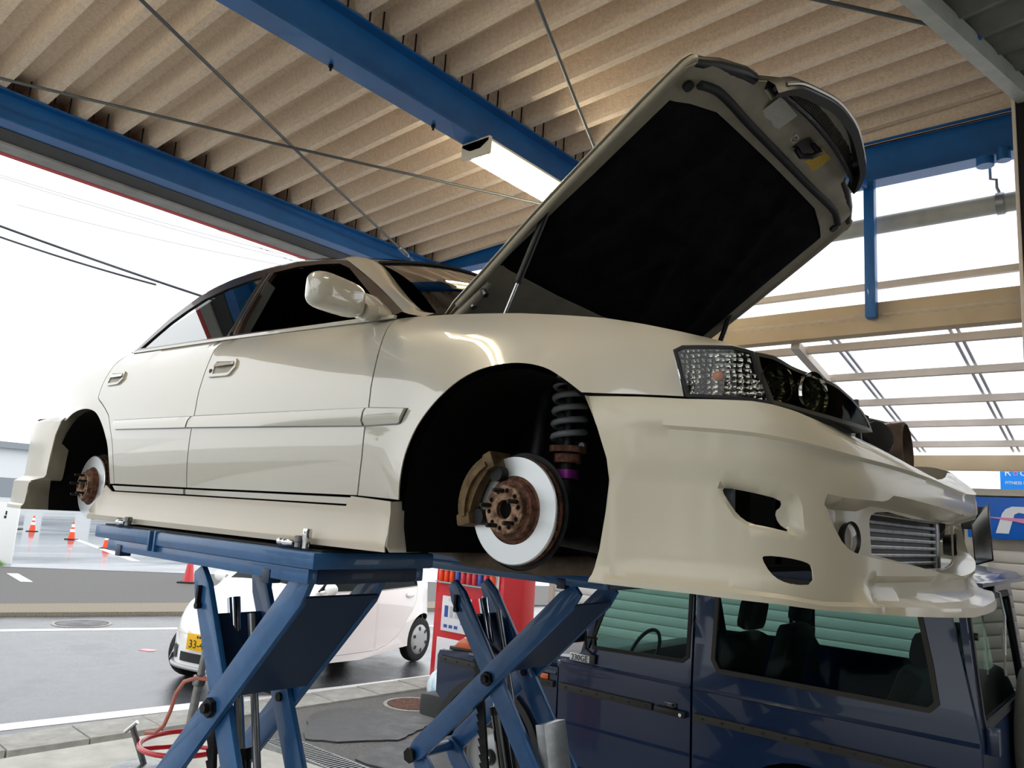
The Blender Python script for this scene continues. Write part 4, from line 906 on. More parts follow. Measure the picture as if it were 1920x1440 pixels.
# ---------------- hubs, brakes and suspension
def corner(cx, cz, yf, Rd, sd, front):
    f = lambda P: flip(sd, P); ay = -1 if sd == 0 else 1
    hub_ = MB().lathe([(.026, -.02), (.026, .004), (.030, .006), (.064, .006), (.0655, .004), (.0655, -.03)], f((cx, yf-.034, cz)), (0, ay, 0), 40).build('wheel_hub', 'hub_rust', car, smooth=30)
    MB().lathe([(0, -.012), (.0285, -.012)], f((cx, yf-.034, cz)), (0, ay, 0), 20).build('hub_bore', 'underbody', hub_)
    MB().lathe([(.0655, .022), (.080, .020), (.084, .0), (.094, -.004)], f((cx, yf, cz)), (0, ay, 0), 44).build('disc_hat', 'rust', hub_, smooth=30)
    dsc = MB().lathe([(.093, .0), (Rd-.003, .0), (Rd, -.003), (Rd, -.009), (Rd-.012, -.009)], f((cx, yf, cz)), (0, ay, 0), 64).build('brake_disc', 'disc_steel', hub_, smooth=30)
    MB().lathe([(Rd-.012, -.009), (Rd-.012, -.021), (Rd, -.021), (Rd, -.030), (.08, -.030)], f((cx, yf, cz)), (0, ay, 0), 64).build('disc_inner', 'rust', hub_, smooth=30)
    vn = MB().box((-.012, -.006, -.003), (0, .006, .003)).mesh('vane', 'rust', 0)
    vanes = MB()
    for k in range(36):
        t = 2*math.pi*k/36; c, s_ = math.cos(t), math.sin(t); P = Vector(f((cx, yf+.015, cz)))+Vector((c, 0, s_))*(Rd-.006)
        vanes.bar(P+Vector((c, 0, s_))*.004, P-Vector((c, 0, s_))*.008, .006, .012, up=(0, 1, 0))
    vo_ = vanes.build('disc_vanes', 'rust', hub_, smooth=0); vo_['kind'] = 'stuff'
    sm_ = MB().cyl((0, 0, 0), (0, ay*.036, 0), .0062, 10).cyl((0, ay*.036, 0), (0, ay*.039, 0), .0045, 10).mesh('wheel_stud', 'dark_steel', 40)
    hm_ = MB().lathe([(0, .0), (.0065, .0)], (0, 0, 0), (0, ay, 0), 12).mesh('hub_hole', 'underbody', 0)
    for k in range(5):
        t = R(90+72*k+8); inst('wheel_stud', sm_, hub_, f((cx+.050*math.cos(t), yf-.040, cz+.050*math.sin(t))))
    for k in range(10):
        t = R(90+36*k+26); inst('hub_hole', hm_, hub_, f((cx+.051*math.cos(t), yf-.0405, cz+.051*math.sin(t))))
    MB().lathe([(.05, -.035), (Rd+.012, -.04), (Rd+.014, -.034)], f((cx, yf, cz)), (0, ay, 0), 48).build('dust_shield', 'dark_steel', hub_, smooth=40)
    if not front: return
    # caliper straddling the rear edge of the disc
    a0, a1 = (R(112), R(196)) if front else (R(150), R(215))
    cal = MB()
    N = 14
    for k in range(N+1):
        t = a0+(a1-a0)*k/N; c, s_ = math.cos(t), math.sin(t); w = math.sin(math.pi*k/N)**.35
        for rr, yy in ((Rd-.030*w-.008, -.045), (Rd+.006+.012*w, -.045), (Rd+.020+.008*w, -.025), (Rd+.022, .035), (Rd-.025, .05), (Rd-.035, .034), (Rd+.004, .034), (Rd+.004, -.008), (Rd-.030*w-.008, -.012)):
            cal.v.append(f((cx+rr*c, yf+yy, cz+rr*s_)))
    K = 9
    cal.f = [(i*K+j, i*K+(j+1) % K, (i+1)*K+(j+1) % K, (i+1)*K+j) for i in range(N) for j in range(K)]+[tuple(range(K)), tuple(N*K+j for j in range(K))]
    cb = cal.build('brake_caliper', 'caliper', car, smooth=35)
    rib = MB()
    for rr0, rr1, yy in ((-.020, .012, -.052), ):
        for k in range(N):
            t = a0+.1+(a1-a0-.2)*k/N; t2 = a0+.1+(a1-a0-.2)*(k+1)/N
            rib.bar(f((cx+(Rd-.012)*math.cos(t), yf-.05, cz+(Rd-.012)*math.sin(t))), f((cx+(Rd-.012)*math.cos(t2), yf-.05, cz+(Rd-.012)*math.sin(t2))), .014, .012, up=(0, 1, 0))
    rib.build('caliper_bridge', 'caliper', cb, smooth=0)
    for t in (a0+.05, a1-.05):
        c, s_ = math.cos(t), math.sin(t); MB().bar(f((cx+(Rd-.005)*c, yf-.05, cz+(Rd-.005)*s_)), f((cx+(Rd-.005)*c, yf+.05, cz+(Rd-.005)*s_)), .035, .05, up=(c, 0, s_)).build('caliper_lug', 'caliper', cb, bevel=.008)
        MB().cyl(f((cx+(Rd-.042)*c, yf-.03, cz+(Rd-.042)*s_)), f((cx+(Rd-.042)*c, yf+.03, cz+(Rd-.042)*s_)), .022, 14).build('slide_pin', 'black_rubber', cb, smooth=40)
mat('spring_grey', '#63686a', .55); mat('purple_anodised', '#8a2f86', .35, .6)
for sd in (0, 1):
    corner(0.0, .26, .13, .148, sd, True); corner(-2.73, .26, .13, .150, sd, False)
    f = lambda P: flip(sd, P)
    sp = [f((.045+.046*math.cos(2*math.pi*t*5.5), .31+.046*math.sin(2*math.pi*t*5.5), .455+.21*t)) for t in [k/110 for k in range(111)]]
    MB().tube(sp, .0095, 8).build('coil_spring', 'spring_grey', car, smooth=60)
    dp = MB().cyl(f((.045, .31, .18)), f((.045, .31, .44)), .025, 16).build('damper', 'dark_steel', car, smooth=50)
    MB().cyl(f((.045, .31, .435)), f((.045, .31, .452)), .055, 20).cyl(f((.045, .31, .405)), f((.045, .31, .43)), .04, 20).build('spring_seat', 'rust', dp, smooth=50)
    MB().cyl(f((.045, .31, .36)), f((.045, .31, .385)), .034, 8).build('lock_ring', 'purple_anodised', dp, smooth=50)
    MB().cyl(f((.045, .31, .44)), f((.045, .31, .68)), .018, 12).build('damper_rod', 'dark_steel', dp, smooth=50)
    MB().tube([f((-.02, .22, .28)), f((-.015, .24, .40)), f((-.045, .29, .52)), f((-.05, .33, .64))], [.026, .022, .018, .024], 10).build('upright', 'steel' if 0 else 'dark_steel', car, smooth=60)
    MB().tube([f((0, .2, .20)), f((-.06, .40, .17)), f((-.12, .6, .17))], [.025, .03, .025], 10).tube([f((0.02, .2, .20)), f((.16, .40, .17)), f((.22, .55, .17))], [.02, .022, .02], 10).build('lower_arm', 'dark_steel', car, smooth=60)
    MB().tube([f((-.10, .24, .21)), f((-.16, .55, .20))], .012, 8).build('tie_rod', 'dark_steel', car, smooth=60)
    MB().cyl(f((0, .16, .26)), f((0, .36, .26)), .035, 14).build('axle_carrier', 'dark_steel', car, smooth=50)
    MB().tube([f((-2.73, .2, .26)), f((-2.73, .65, .28))], .025, 10).tube([f((-2.70, .2, .18)), f((-2.6, .6, .22))], .022, 10).build('rear_arm', 'dark_steel', car, smooth=60)
    MB().cyl(f((-2.78, .34, .22)), f((-2.80, .36, .60)), .035, 14).build('rear_damper', 'dark_steel', car, smooth=50)
# ================================================================== SCISSOR LIFTS
def lift(P, da, db, y0, sgn, plat, lab, near):
    """P pivot (x, z); da, db arm directions; frames at y0 and y0+sgn*.28; plat = (x0, x1, ya, yb, ztop)"""
    t = empty('scissor_lift', (P[0], y0, 0), 0, lab, 'lift', 'pair of blue scissor lifts')
    W = lambda x, y, z: (x-P[0], y-y0, z)
    yi = y0+.29
    x0, x1, ya, yb, zt = plat
    # platform: deck of two sections, rails, end block
    xm = x0+.52
    MB().box(W(x0, ya, zt-.052), W(xm-.018, yb, zt)).build('deck', 'lift_blue', t, bevel=.008)
    MB().box(W(xm+.018, ya, zt-.052), W(x1, yb, zt)).build('deck', 'lift_blue', t, bevel=.008)
    for dx in (-.03, .016):
        MB().box(W(xm+dx, ya-.004, zt-.075), W(xm+dx+.014, yb+.004, zt+.004)).build('deck_clamp', 'lift_blue', t, bevel=.003)
    MB().box(W(x0+.11, ya+.012, zt-.098), W(x1-.035, ya+.05, zt-.0525)).build('side_rail', 'lift_blue', t, bevel=.005)
    MB().box(W(x0+.11, yb-.05, zt-.098), W(x1-.035, yb-.012, zt-.0525)).build('side_rail', 'lift_blue', t, bevel=.005)
    MB().box(W(x1-.25, ya+.05, zt-.10), W(x1-.03, yb-.05, zt-.053)).build('end_block', 'lift_blue_dark', t, bevel=.006)
    MB().box(W(x0+.01, ya+.035, zt), W(x1-.01, yb-.02, zt+.006)).build('deck_mat', 'black_rubber', t, bevel=.002)
    for xx in (x0+.2, x1-.28):
        MB().box(W(xx, ya+.008, zt-.115), W(xx+.045, ya+.055, zt-.07)).build('rail_stop', 'lift_blue_dark', t, bevel=.004)
        bx = MB().cyl(W(xx-.018, ya+.03, zt-.09), W(xx, ya+.03, zt-.09), .012, 10).build('stop_pin', 'dark_steel', t)
    la = .62; lb = .47
    A = Vector((da[0], 0, da[1])).normalized(); B = Vector((db[0], 0, db[1])).normalized()
    C0 = Vector((P[0], 0, P[1]))
    J1 = C0-A*.63; J2 = C0-B*.52
    def arm(a, b, y, nm, m='lift_blue', w=.098, th=.022):
        a = Vector(a); b = Vector(b); d = (b-a).normalized(); n = Vector((-d.z, 0, d.x)); h = w/2
        pts = [a-n*h*.55-d*.03, a-n*h+d*.05, b-n*h-d*.05, b-n*h*.55+d*.03, b+n*h*.55+d*.03, b+n*h-d*.05, a+n*h+d*.05, a+n*h*.55-d*.03]
        mb = MB(); mb.prism([(q.x, q.z) for q in pts], lambda x, z: W(x, y, z), lambda x, z: W(x, y+th, z)); return mb.build(nm, m, t, bevel=.003)
    ends = {'A': (C0+A*la, J1), 'B': (C0+B*lb, J2)}
    for y, off in ((y0, 0), (yi, .0)):
        s_ = 1 if y == y0 else -1
        arm(ends['A'][0], ends['A'][1], y-.011, 'outer_arm'); arm(ends['B'][0], ends['B'][1], y-.011+.026*s_, 'inner_arm')
        arm(J1, (P[0]+.30, 0, .14), y-.011+.026*s_, 'lower_arm'); arm(J2, (P[0]-.42, 0, .14), y-.011, 'lower_arm')
    # bolts
    for y, s_ in ((y0, -1), (yi, -1)):
        pb_ = MB().cyl(W(P[0], y-.012, P[1]), W(P[0], y-.030, P[1]), .032, 6).build('pivot_bolt', 'dark_steel', t)
        MB().cyl(W(P[0], y-.030, P[1]), W(P[0], y-.046, P[1]), .016, 14).build('pivot_pin', 'dark_steel', pb_, smooth=50)
        q = ends['B'][0]; MB().box(W(q.x+.022, y-.002, q.z-.095), W(q.x+.036, y+.013, q.z-.03)).cyl(W(q.x+.036, y-.006, q.z-.10), W(q.x+.036, y+.013, q.z-.10), .012, 12).build('pin_keeper', 'dark_steel', t)
    # web plates tying each pair of arms
    def web(a, b, yy0, yy1, nm, off=.0, m='lift_blue_dark'):
        a = Vector(a); b = Vector(b); d = (b-a).normalized(); n = Vector((-d.z, 0, d.x)); MB().bar(W(*(a+n*off+Vector((0, (yy0+yy1)/2, 0)))), W(*(b+n*off+Vector((0, (yy0+yy1)/2, 0)))), yy1-yy0, .008, up=tuple(n)).build(nm, m, t, smooth=0)
    web(C0+A*.12, C0+A*.60, y0, yi, 'arm_web', -.042)
    web(C0+B*.12, C0+B*.33, y0+.025, yi-.025, 'arm_web', .02)
    # joint tube, cylinder, lock rack
    MB().cyl(W(J1.x, y0-.02, J1.z), W(J1.x, yi+.02, J1.z), .026, 16).build('joint_tube', 'lift_blue', t, smooth=50)
    MB().cyl(W(J1.x, y0-.035, J1.z), W(J1.x, y0-.02, J1.z), .036, 6).build('joint_nut', 'dark_steel', t)
    MB().cyl(W(J2.x, y0-.02, J2.z), W(J2.x, yi+.02, J2.z), .026, 16).build('joint_tube', 'lift_blue', t, smooth=50)
    yc = (y0+yi)/2
    c0 = Vector((P[0]+.10, yc, .62)); c1 = Vector((P[0]-.20, yc, P[1]+.33)); cm = c0+(c1-c0)*.52
    cy_ = MB().cyl(W(*c0), W(*cm), .042, 20).build('cylinder', 'black_gloss', t, smooth=50)
    MB().cyl(W(*cm), W(*c1), .024, 18).build('piston_rod', 'chrome', cy_, smooth=50)
    MB().cyl(W(*(cm-(c1-c0)*.03)), W(*(cm+(c1-c0)*.005)), .046, 20).build('gland', 'dark_steel', cy_, smooth=50)
    MB().cyl(W(c0.x+.07, yc+.03, .62), W(c1.x+.08, yc+.03, c1.z-.05), .014, 10).build('hydraulic_pipe', 'galv', t, smooth=50)
    r0 = Vector((P[0]-.02, y0+.07, .70)); r1 = Vector((P[0]-.16, y0+.07, P[1]+.16)); dr_ = (r1-r0); nn = Vector((-dr_.normalized().z, 0, dr_.normalized().x))
    pts = []; N = 22
    for k in range(N): q = r0+dr_*k/N; pts += [(q.x+nn.x*.030, q.z+nn.z*.030), (q.x+nn.x*.016+dr_.x/N*.1, q.z+nn.z*.016+dr_.z/N*.1)]
    pts += [(r1.x+nn.x*.02, r1.z+nn.z*.02), (r1.x-nn.x*.02, r1.z-nn.z*.02), (r0.x-nn.x*.02, r0.z-nn.z*.02)]
    MB().prism(pts, lambda x, z: W(x, y0+.065, z), lambda x, z: W(x, y0+.08, z)).build('lock_rack', 'dark_steel', t, smooth=0)
    # base frame on the floor
    MB().box(W(P[0]-.75, y0-.05, .0), W(P[0]+.75, y0+.02, .10)).build('base_rail', 'lift_blue', t, bevel=.006); MB().box(W(P[0]-.75, yi-.02, .0), W(P[0]+.75, yi+.05, .10)).build('base_rail', 'lift_blue', t, bevel=.006)
    MB().box(W(P[0]-.75, y0+.02, .0), W(P[0]-.65, yi-.02, .08)).build('base_cross', 'lift_blue', t, bevel=.006); MB().box(W(P[0]+.65, y0+.02, .0), W(P[0]+.75, yi-.02, .08)).build('base_cross', 'lift_blue', t, bevel=.006)
    return t, W, J1, J2
l1, W1, _, _ = lift((-1.132, 1.349), (.43, .455), (-.222, .385), -.01, 1, (-2.17, -.62, -.05, .46, 1.897), 'blue scissor lift under the near sill of the white sedan', True)
l2, W2_, J1_, J2_ = lift((-1.072, 1.302), (.486, .461), (-.30, .40), 1.33, 1, (-2.14, -.42, 1.295, 1.805, 1.86), 'blue scissor lift on the far side, in front of the blue off-roader', False)
l2b = MB().bar(W2_(-.80, 1.45, 1.15), W2_(-.735, 1.45, .86), .16, .05, up=(1, 0, .2)).build('guard_plate', 'galv', l2, bevel=.004)
# rubber blocks between the decks and the sills
bkm = MB().box((-.07, -.05, 0), (.07, .05, .038)).mesh('lift_pad', 'black_rubber', 0, bevel=.006)
for k, (x, y, z, lab) in enumerate(((-.78, .10, 1.904, 'black rubber block under the front of the near sill'), (-1.95, .10, 1.904, 'black rubber block under the rear of the near sill'), (-.78, 1.655, 1.867, 'black rubber block on the front of the far lift deck'), (-1.95, 1.655, 1.867, 'black rubber block on the rear of the far lift deck'))):
    inst('lift_pad', bkm, None, (x, y, z), sc=(1, 1, 1 if k < 2 else 1.9), label=lab, category=None, cat='rubber block', group='rubber lifting blocks') if False else tag(inst('lift_pad', bkm, None, (x, y, z), sc=(1, 1, 1 if k < 2 else 1.9)), lab, 'rubber block', 'rubber lifting blocks')
# sockets left on the near deck
def socket(r, h, m, sq):
    mb = MB().lathe([(r*.55, h*.55), (r*.62, h), (r*.9, h), (r, h*.93), (r, h*.5), (r*.86, h*.42), (r*.86, .03*h), (r*.7, 0), (0, 0)], (0, 0, 0), (0, 0, 1), 20)
    return mb.mesh('socket', m, 30)
s_tall = socket(.0145, .062, 'chrome', 1); s_mid = socket(.015, .036, 'steel', 1); s_small = socket(.0125, .045, 'chrome', 1)
SK = [(s_tall, (-.692, -.030, 1.903), (0, 0, 0), 'tall chrome socket standing upright on the near lift deck'),
      (s_mid, (-.735, -.028, 1.905), (0, 0, 0), 'short steel socket beside the tall upright one'),
      (s_small, (-.760, -.026, 1.917), (0, R(-90), .2), 'dark chrome socket lying on its side next to the short one'),
      (s_small, (-.805, -.026, 1.917), (0, R(-90), -.1), 'chrome socket lying with its open end towards the rear'),
      (s_mid, (-1.930, -.024, 1.905), (0, 0, 0), 'upright knurled steel socket at the rear of the near lift deck'),
      (s_small, (-1.945, -.028, 1.917), (0, R(-90), .3), 'chrome socket lying in the middle of the rear group'),
      (s_mid, (-2.00, -.026, 1.919), (0, R(-90), -.3), 'round chrome socket lying rearmost on the near lift deck')]
for me_, loc, rot, lab in SK: tag(inst('socket', me_, None, loc, rot), lab, 'socket', 'sockets lying on the lift deck')

# ================================================================== WASTE OIL DRAINER AND GREASE PUMP
od = empty('oil_drainer', (-2.86, .89, 0), 0, 'waste oil drainer with a red ring funnel and steel pole behind the near lift', 'oil drainer')
MB().lathe([(0, .02), (.11, .02), (.12, .04), (.12, .44), (.10, .47), (0, .48)], (0, 0, .06), (0, 0, 1), 28).build('tank', 'red_paint', od, smooth=40)
MB().tube([(.24*math.cos(2*math.pi*k/32), .24*math.sin(2*math.pi*k/32), .70) for k in range(33)], .014, 8, cap=False).build('ring', 'red_paint', od, smooth=60)
for k in range(3):
    t_ = R(20+120*k); MB().tube([(.24*math.cos(t_), .24*math.sin(t_), .70), (.05*math.cos(t_), .05*math.sin(t_), .69)], .012, 8).build('spoke', 'red_paint', od, smooth=60)
MB().tube([(-.02, 0, .5), (.02, 0, .85), (.055, 0, 1.06)], .024, 14).tube([(.055, 0, 1.06), (.115, 0, 1.42)], .02, 14).build('pole', 'galv', od, smooth=60)
MB().lathe([(.026, -.03), (.034, -.025), (.034, .02), (.026, .03)], (.05, 0, 1.04), (.16, 0, 1), 16).build('collar', 'steel', od, smooth=50)
for k in range(4):
    t_ = R(15+90*k); MB().cyl((.095*math.cos(t_), .095*math.sin(t_), .0), (.095*math.cos(t_), .095*math.sin(t_), .085), .025, 12).build('caster', 'black_rubber', od, smooth=50)
gp_ = empty('grease_pump', (-3.075, .735, 0), 0, 'grey pail with a hand pump and T handle at the lower left', 'pump')
MB().lathe([(0, .01), (.10, .01), (.11, .03), (.12, .54), (.125, .55)], (0, 0, 0), (0, 0, 1), 28).build('pail', 'galv', gp_, smooth=40)
MB().lathe([(0, .57), (.10, .57), (.125, .562), (.13, .55), (.126, .545)], (0, 0, 0), (0, 0, 1), 28).build('lid', 'steel', gp_, smooth=40)
MB().tube([(.02, .03, .56), (-.02, -.045, .765)], .016, 12).build('pump_tube', 'steel', gp_, smooth=60)
MB().tube([(-.055, -.065, .735), (.005, -.035, .795)], .011, 10).build('handle', 'chrome', gp_, smooth=60)
mat('red_hose', '#c47a68', .5)
hs = MB().tube([Vector(q) for q in [(-3.05, .745, .735), (-2.99, .77, .745), (-2.945, .79, .79), (-2.93, .81, .87), (-2.905, .815, .96), (-2.86, .83, 1.03), (-2.80, .86, 1.055), (-2.74, .93, 1.05)]], .011, 10).build('air_hose', 'red_hose', None, smooth=60)
tag(hs, 'pale red air hose running from the pump up to the drainer pole', 'hose')
# ================================================================== BLUE OFF-ROADER BEHIND THE LIFT (flank towards the camera, front to the left)
mat('navy_paint', '#0b2447', .25, 0, .45, spec=.4)
mat('rub_strip', '#2b2a27', .6)
mat('cabin_glass', '#b9d6cf', .0, trans=1.0, ior=1.08, spec=.6)
mat('vinyl', '#2c2f30', .6, bump=(30, .2)); mat('vinyl_cover', '#85857f', .6, noise=(6, '#75756f'), bump=(12, .4))
mat('seat_dark', '#1c2426', .8); mat('orange_lens', '#e2661a', .15, 0, .6); mat('tyre', '#1b1c1d', .8, bump=(60, .3)); mat('rim_silver', '#a9abac', .35, .25)
GY = 2.87; GW = 1.70
jp = empty('blue_offroader', (-1.2, GY, 0), 0, 'dark blue boxy off-roader parked behind the lift with a covered spare wheel', 'car')
def J(x, y, z): return (x+1.2, y, z)
def gy(z): return 0 if z < 1.13 else (z-1.13)*.075
def jm(sd, off=0.): return lambda u, v, d: (J(u, gy(v)+off+d, v) if sd == 0 else J(u, GW-gy(v)-off-d, v))
def arch(cx, cz, r, a0, a1, n=14): return [(cx+r*math.cos(R(a0+(a1-a0)*k/n)), cz+r*math.sin(R(a0+(a1-a0)*k/n))) for k in range(n+1)]
jside_f = [(-2.91, .72), (-2.92, .98), (-2.90, 1.02), (-2.60, 1.045), (-1.80, 1.07), (-1.80, .48), (-1.95, .48)]+arch(-2.38, .40, .46, 0, 150)+[(-2.83, .66)]
jdoor = [(-1.785, .50), (-1.795, 1.09), (-1.76, 1.13), (-1.56, 1.235), (-1.42, 1.60), (-1.35, 1.80), (-1.30, 1.845), (-.845, 1.845), (-.835, 1.2), (-.828, .50)]
jdwin = [(-1.525, 1.245), (-1.535, 1.30), (-1.42, 1.62), (-1.365, 1.76), (-.90, 1.77), (-.868, 1.74), (-.868, 1.29), (-.90, 1.262)]
jrear = [(-.815, .48), (-.825, 1.2), (-.83, 1.86), (.44, 1.86), (.50, 1.83), (.60, 1.33), (.64, 1.13), (.64, .55), (.30, .50)]+arch(-.17, .40, .45, 20, 170)[::1]+[(-.63, .48)]
jrwin = [(-.70, 1.30), (-.665, 1.245), (.42, 1.245), (.455, 1.28), (.43, 1.45), (.37, 1.74), (.33, 1.78), (-.66, 1.78), (-.69, 1.75)]
for sd in (0, 1):
    panel(jside_f, jm(sd), step=.08).build('front_wing', 'navy_paint', jp, smooth=30)
    jd = panel(shrink(jdoor, .004), jm(sd), holes=[jdwin], step=.09, thick=.03).build('door', 'navy_paint', jp, smooth=30)
    rq = panel(jrear, jm(sd), holes=[jrwin], step=.09, thick=.03).build('rear_quarter', 'navy_paint', jp, smooth=30)
    panel(shrink(jdwin, -.008), jm(sd, .012), step=.3, thick=.004).build('door_glass', 'cabin_glass', jd, smooth=30)
    panel(shrink(jrwin, -.008), jm(sd, .012), step=.3, thick=.004).build('quarter_glass', 'cabin_glass', rq, smooth=30)
    panel(shrink(jdwin, -.014), jm(sd, -.006), holes=[shrink(jdwin, .008)], step=.2, thick=.014).build('window_seal', 'black_rubber', jd, smooth=30)
    panel(shrink(jrwin, -.016), jm(sd, -.008), holes=[shrink(jrwin, .008)], step=.2, thick=.016).build('window_seal', 'rub_strip', rq, smooth=30)
    f = lambda x, y, z: J(x, y, z) if sd == 0 else J(x, GW-y, z)
    for own, a, b in ((jd, -1.775, -1.08), (rq, -.81, .60), (jp, -2.88, -1.82)):
        MB().box(f(a, -.022, .945), f(b, 0, .985)).build('rub_strip', 'rub_strip', own, bevel=.004)
        rb = MB().cyl(f(0, -.026, 0), f(0, -.02, 0), .007, 8).mesh('strip_rivet', 'black_plastic', 0)
        n = int((b-a)/.11)
        for k in range(n): inst('strip_rivet', rb, own, Vector(J(a+.06+k*(b-a-.1)/max(1, n-1), 0, .966))-Vector(J(0, 0, 0)))
    for own, a, b in ((jd, -1.78, -.84), (rq, -.81, .635), (jp, -2.6, -1.81)):
        MB().prism([(-.010, 1.118), (.0, 1.134), (.004, 1.134), (.004, 1.11)] if own is not jp else [(-.010, 1.03), (.0, 1.046), (.004, 1.046), (.004, 1.02)], lambda y, z: f(a, y, z), lambda y, z: f(b, y, z)).build('body_crease', 'navy_paint', own, smooth=0)
    for own, a, b in ((jd, -1.775, -.84), (rq, -.81, -.58)):
        MB().prism([(-.008, .742), (.0, .758), (.004, .758), (.004, .735)], lambda y, z: f(a, y, z), lambda y, z: f(b, y, z)).build('lower_crease', 'navy_paint', own, smooth=0)
    # handle, side lamp, roof gutter, hinges
    dh = MB().box(f(-1.06, -.030, .945), f(-.855, -.006, .982)).build('door_handle', 'black_plastic', jd, bevel=.007)
    MB().cyl(f(-.885, -.036, .962), f(-.885, -.028, .962), .010, 14).build('lock', 'chrome', jd, smooth=50)
    MB().box(f(-1.0, -.008, .975), f(-.92, .0, 1.015)).build('handle_recess', 'black_gloss', jd, bevel=.006)
    MB().box(f(-1.935, -.012, .985), f(-1.870, .0, 1.022)).build('side_repeater', 'orange_lens', jp, bevel=.005)
    MB().prism([(-.03, 1.855), (.06, 1.855), (.06, 1.875), (-.03, 1.868)], lambda y, z: f(-1.42, y+.02, z), lambda y, z: f(.62, y+.02, z)).build('roof_gutter', 'navy_paint', jp, smooth=0)
    ti = MB().prism([(-2.83, 1.04), (-2.60, 1.05), (-2.63, 1.115), (-2.67, 1.13), (-2.72, 1.13), (-2.77, 1.10)], lambda x, z: f(x, .06, z), lambda x, z: f(x, .19, z)).build('wing_indicator', 'orange_lens', jp, bevel=.012)
    MB().box(f(-2.85, .05, 1.025), f(-2.585, .20, 1.052)).build('indicator_base', 'black_plastic', ti, bevel=.004)
    MB().tube([f(-1.53, -.005, 1.20), f(-1.545, -.06, 1.24), f(-1.55, -.07, 1.40)], .009, 8).tube([f(-1.50, .0, 1.30), f(-1.55, -.07, 1.31)], .008, 8).build('mirror_arm', 'black_plastic', jp, smooth=60)
    MB().box(f(-1.575, -.20, 1.28), f(-1.550, -.06, 1.46)).build('mirror_head', 'black_plastic', jp, bevel=.01)
    # wheel housings and wheels
    for cx in (-2.38, -.17):
        wl = MB(); N = 14
        for k in range(N+1):
            t_ = math.pi*k/N
            for yy in (.02, .5): wl.v.append(f(cx+.47*math.cos(t_), yy, .40+.47*math.sin(t_)))
        wl.f = [(2*k, 2*k+1, 2*k+3, 2*k+2) for k in range(N)]; wl.build('wheel_housing', 'underbody', jp, smooth=60)
        if cx < -2: panel(arch(cx, .40, .50, 0, 160)+arch(cx, .40, .45, 160, 0), jm(sd, -.03), step=.08, thick=.05).build('arch_flare', 'black_plastic', jp, smooth=40)
        ay = -1 if sd == 0 else 1
        wh = MB().lathe([(.20, -.10), (.33, -.105), (.362, -.085), (.37, -.05), (.37, .05), (.362, .085), (.33, .105), (.20, .10)], f(cx, .12, .37), (0, ay, 0), 40).build('tyre', 'tyre', jp, smooth=40)
        MB().lathe([(.21, .095), (.205, .06), (.15, .045), (.12, .06), (.06, .07), (0, .07)], f(cx, .12, .37), (0, ay, 0), 32).build('rim', 'rim_silver', wh, smooth=40)
        hc = MB().lathe([(.055, .065), (.05, .11), (.04, .118), (0, .12)], f(cx, .12, .37), (0, ay, 0), 24).build('hub_cap', 'black_plastic', wh, smooth=40)
        st3 = MB(); c_ = Vector(f(cx, .12, .37))+Vector((0, ay*.121, 0))
        for k in range(3): t_ = R(90+120*k); st3.bar(c_, c_+Vector((math.cos(t_), 0, math.sin(t_)))*.032, .006, .003, up=(0, 1, 0))
        st3.tube([c_+Vector((.034*math.cos(2*math.pi*k/20), 0, .034*math.sin(2*math.pi*k/20))) for k in range(21)], .003, 5, cap=False).build('star_emblem', 'chrome', wh, smooth=40)
        tr_ = MB()
        tread = MB()
        for k in range(40):
            t_ = 2*math.pi*k/40; c, s_ = math.cos(t_), math.sin(t_); ctr = Vector(f(cx, .12, .37))
            tread.bar(ctr+Vector((c*.372, -.085, s_*.372)), ctr+Vector((c*.372, .085, s_*.372)), .03, .012, up=(c, 0, s_))
        to_ = tread.build('tread_blocks', 'tyre', wh, smooth=0); to_['kind'] = 'stuff'
text('230GE', .052, 'black_plastic', jp, J(-1.622, -.0165, 1.163), (R(90), 0, 0), .001, 'badge_letters', sx=.92)
MB().box(J(-1.70, -.014, 1.143), J(-1.545, -.004, 1.187)).build('model_badge', 'sign_white', jp, bevel=.003)
MB().box(J(-1.54, -.02, 1.14), J(-1.50, -.004, 1.20)).build('mirror_mount', 'black_plastic', jp, bevel=.004)
# bonnet, roof, screen, ends, floor
MB().prism([(-2.93, .60), (-2.93, 1.03), (-2.88, 1.06), (-1.80, 1.115), (-1.80, .60)], lambda x, z: J(x, .22, z), lambda x, z: J(x, GW-.22, z)).build('bonnet', 'navy_paint', jp, bevel=.02)
MB().prism([(-1.82, 1.05), (-1.60, 1.10), (-1.60, 1.12), (-1.82, 1.115)], lambda x, z: J(x, .02, z), lambda x, z: J(x, GW-.02, z)).build('scuttle', 'navy_paint', jp, bevel=.004)
MB().prism([(-1.42, 1.862), (-1.38, 1.90), (-1.0, 1.915), (.40, 1.915), (.60, 1.895), (.635, 1.862)], lambda x, z: J(x, .045, z), lambda x, z: J(x, GW-.045, z)).build('roof', 'navy_paint', jp, bevel=.012)
MB().box(J(.615, .05, 1.845), J(.665, GW-.05, 1.866)).build('rain_rail', 'navy_paint', jp, bevel=.004)
def jscr(x, z, d=0): return x, z
MB().prism([(-1.66, 1.14), (-1.648, 1.14), (-1.445, 1.80), (-1.457, 1.80)], lambda x, z: J(x, .12, z), lambda x, z: J(x, GW-.12, z)).build('windscreen', 'cabin_glass', jp, smooth=0)
for y in (.05, GW-.11): MB().bar(J(-1.655, y+.03, 1.12), J(-1.43, y+.03, 1.86), .06, .05, up=(1, 0, .3)).build('screen_pillar', 'navy_paint', jp, bevel=.01)
MB().bar(J(-1.43, .08, 1.83), J(-1.43, GW-.08, 1.83), .06, .07).build('screen_header', 'navy_paint', jp, bevel=.01)
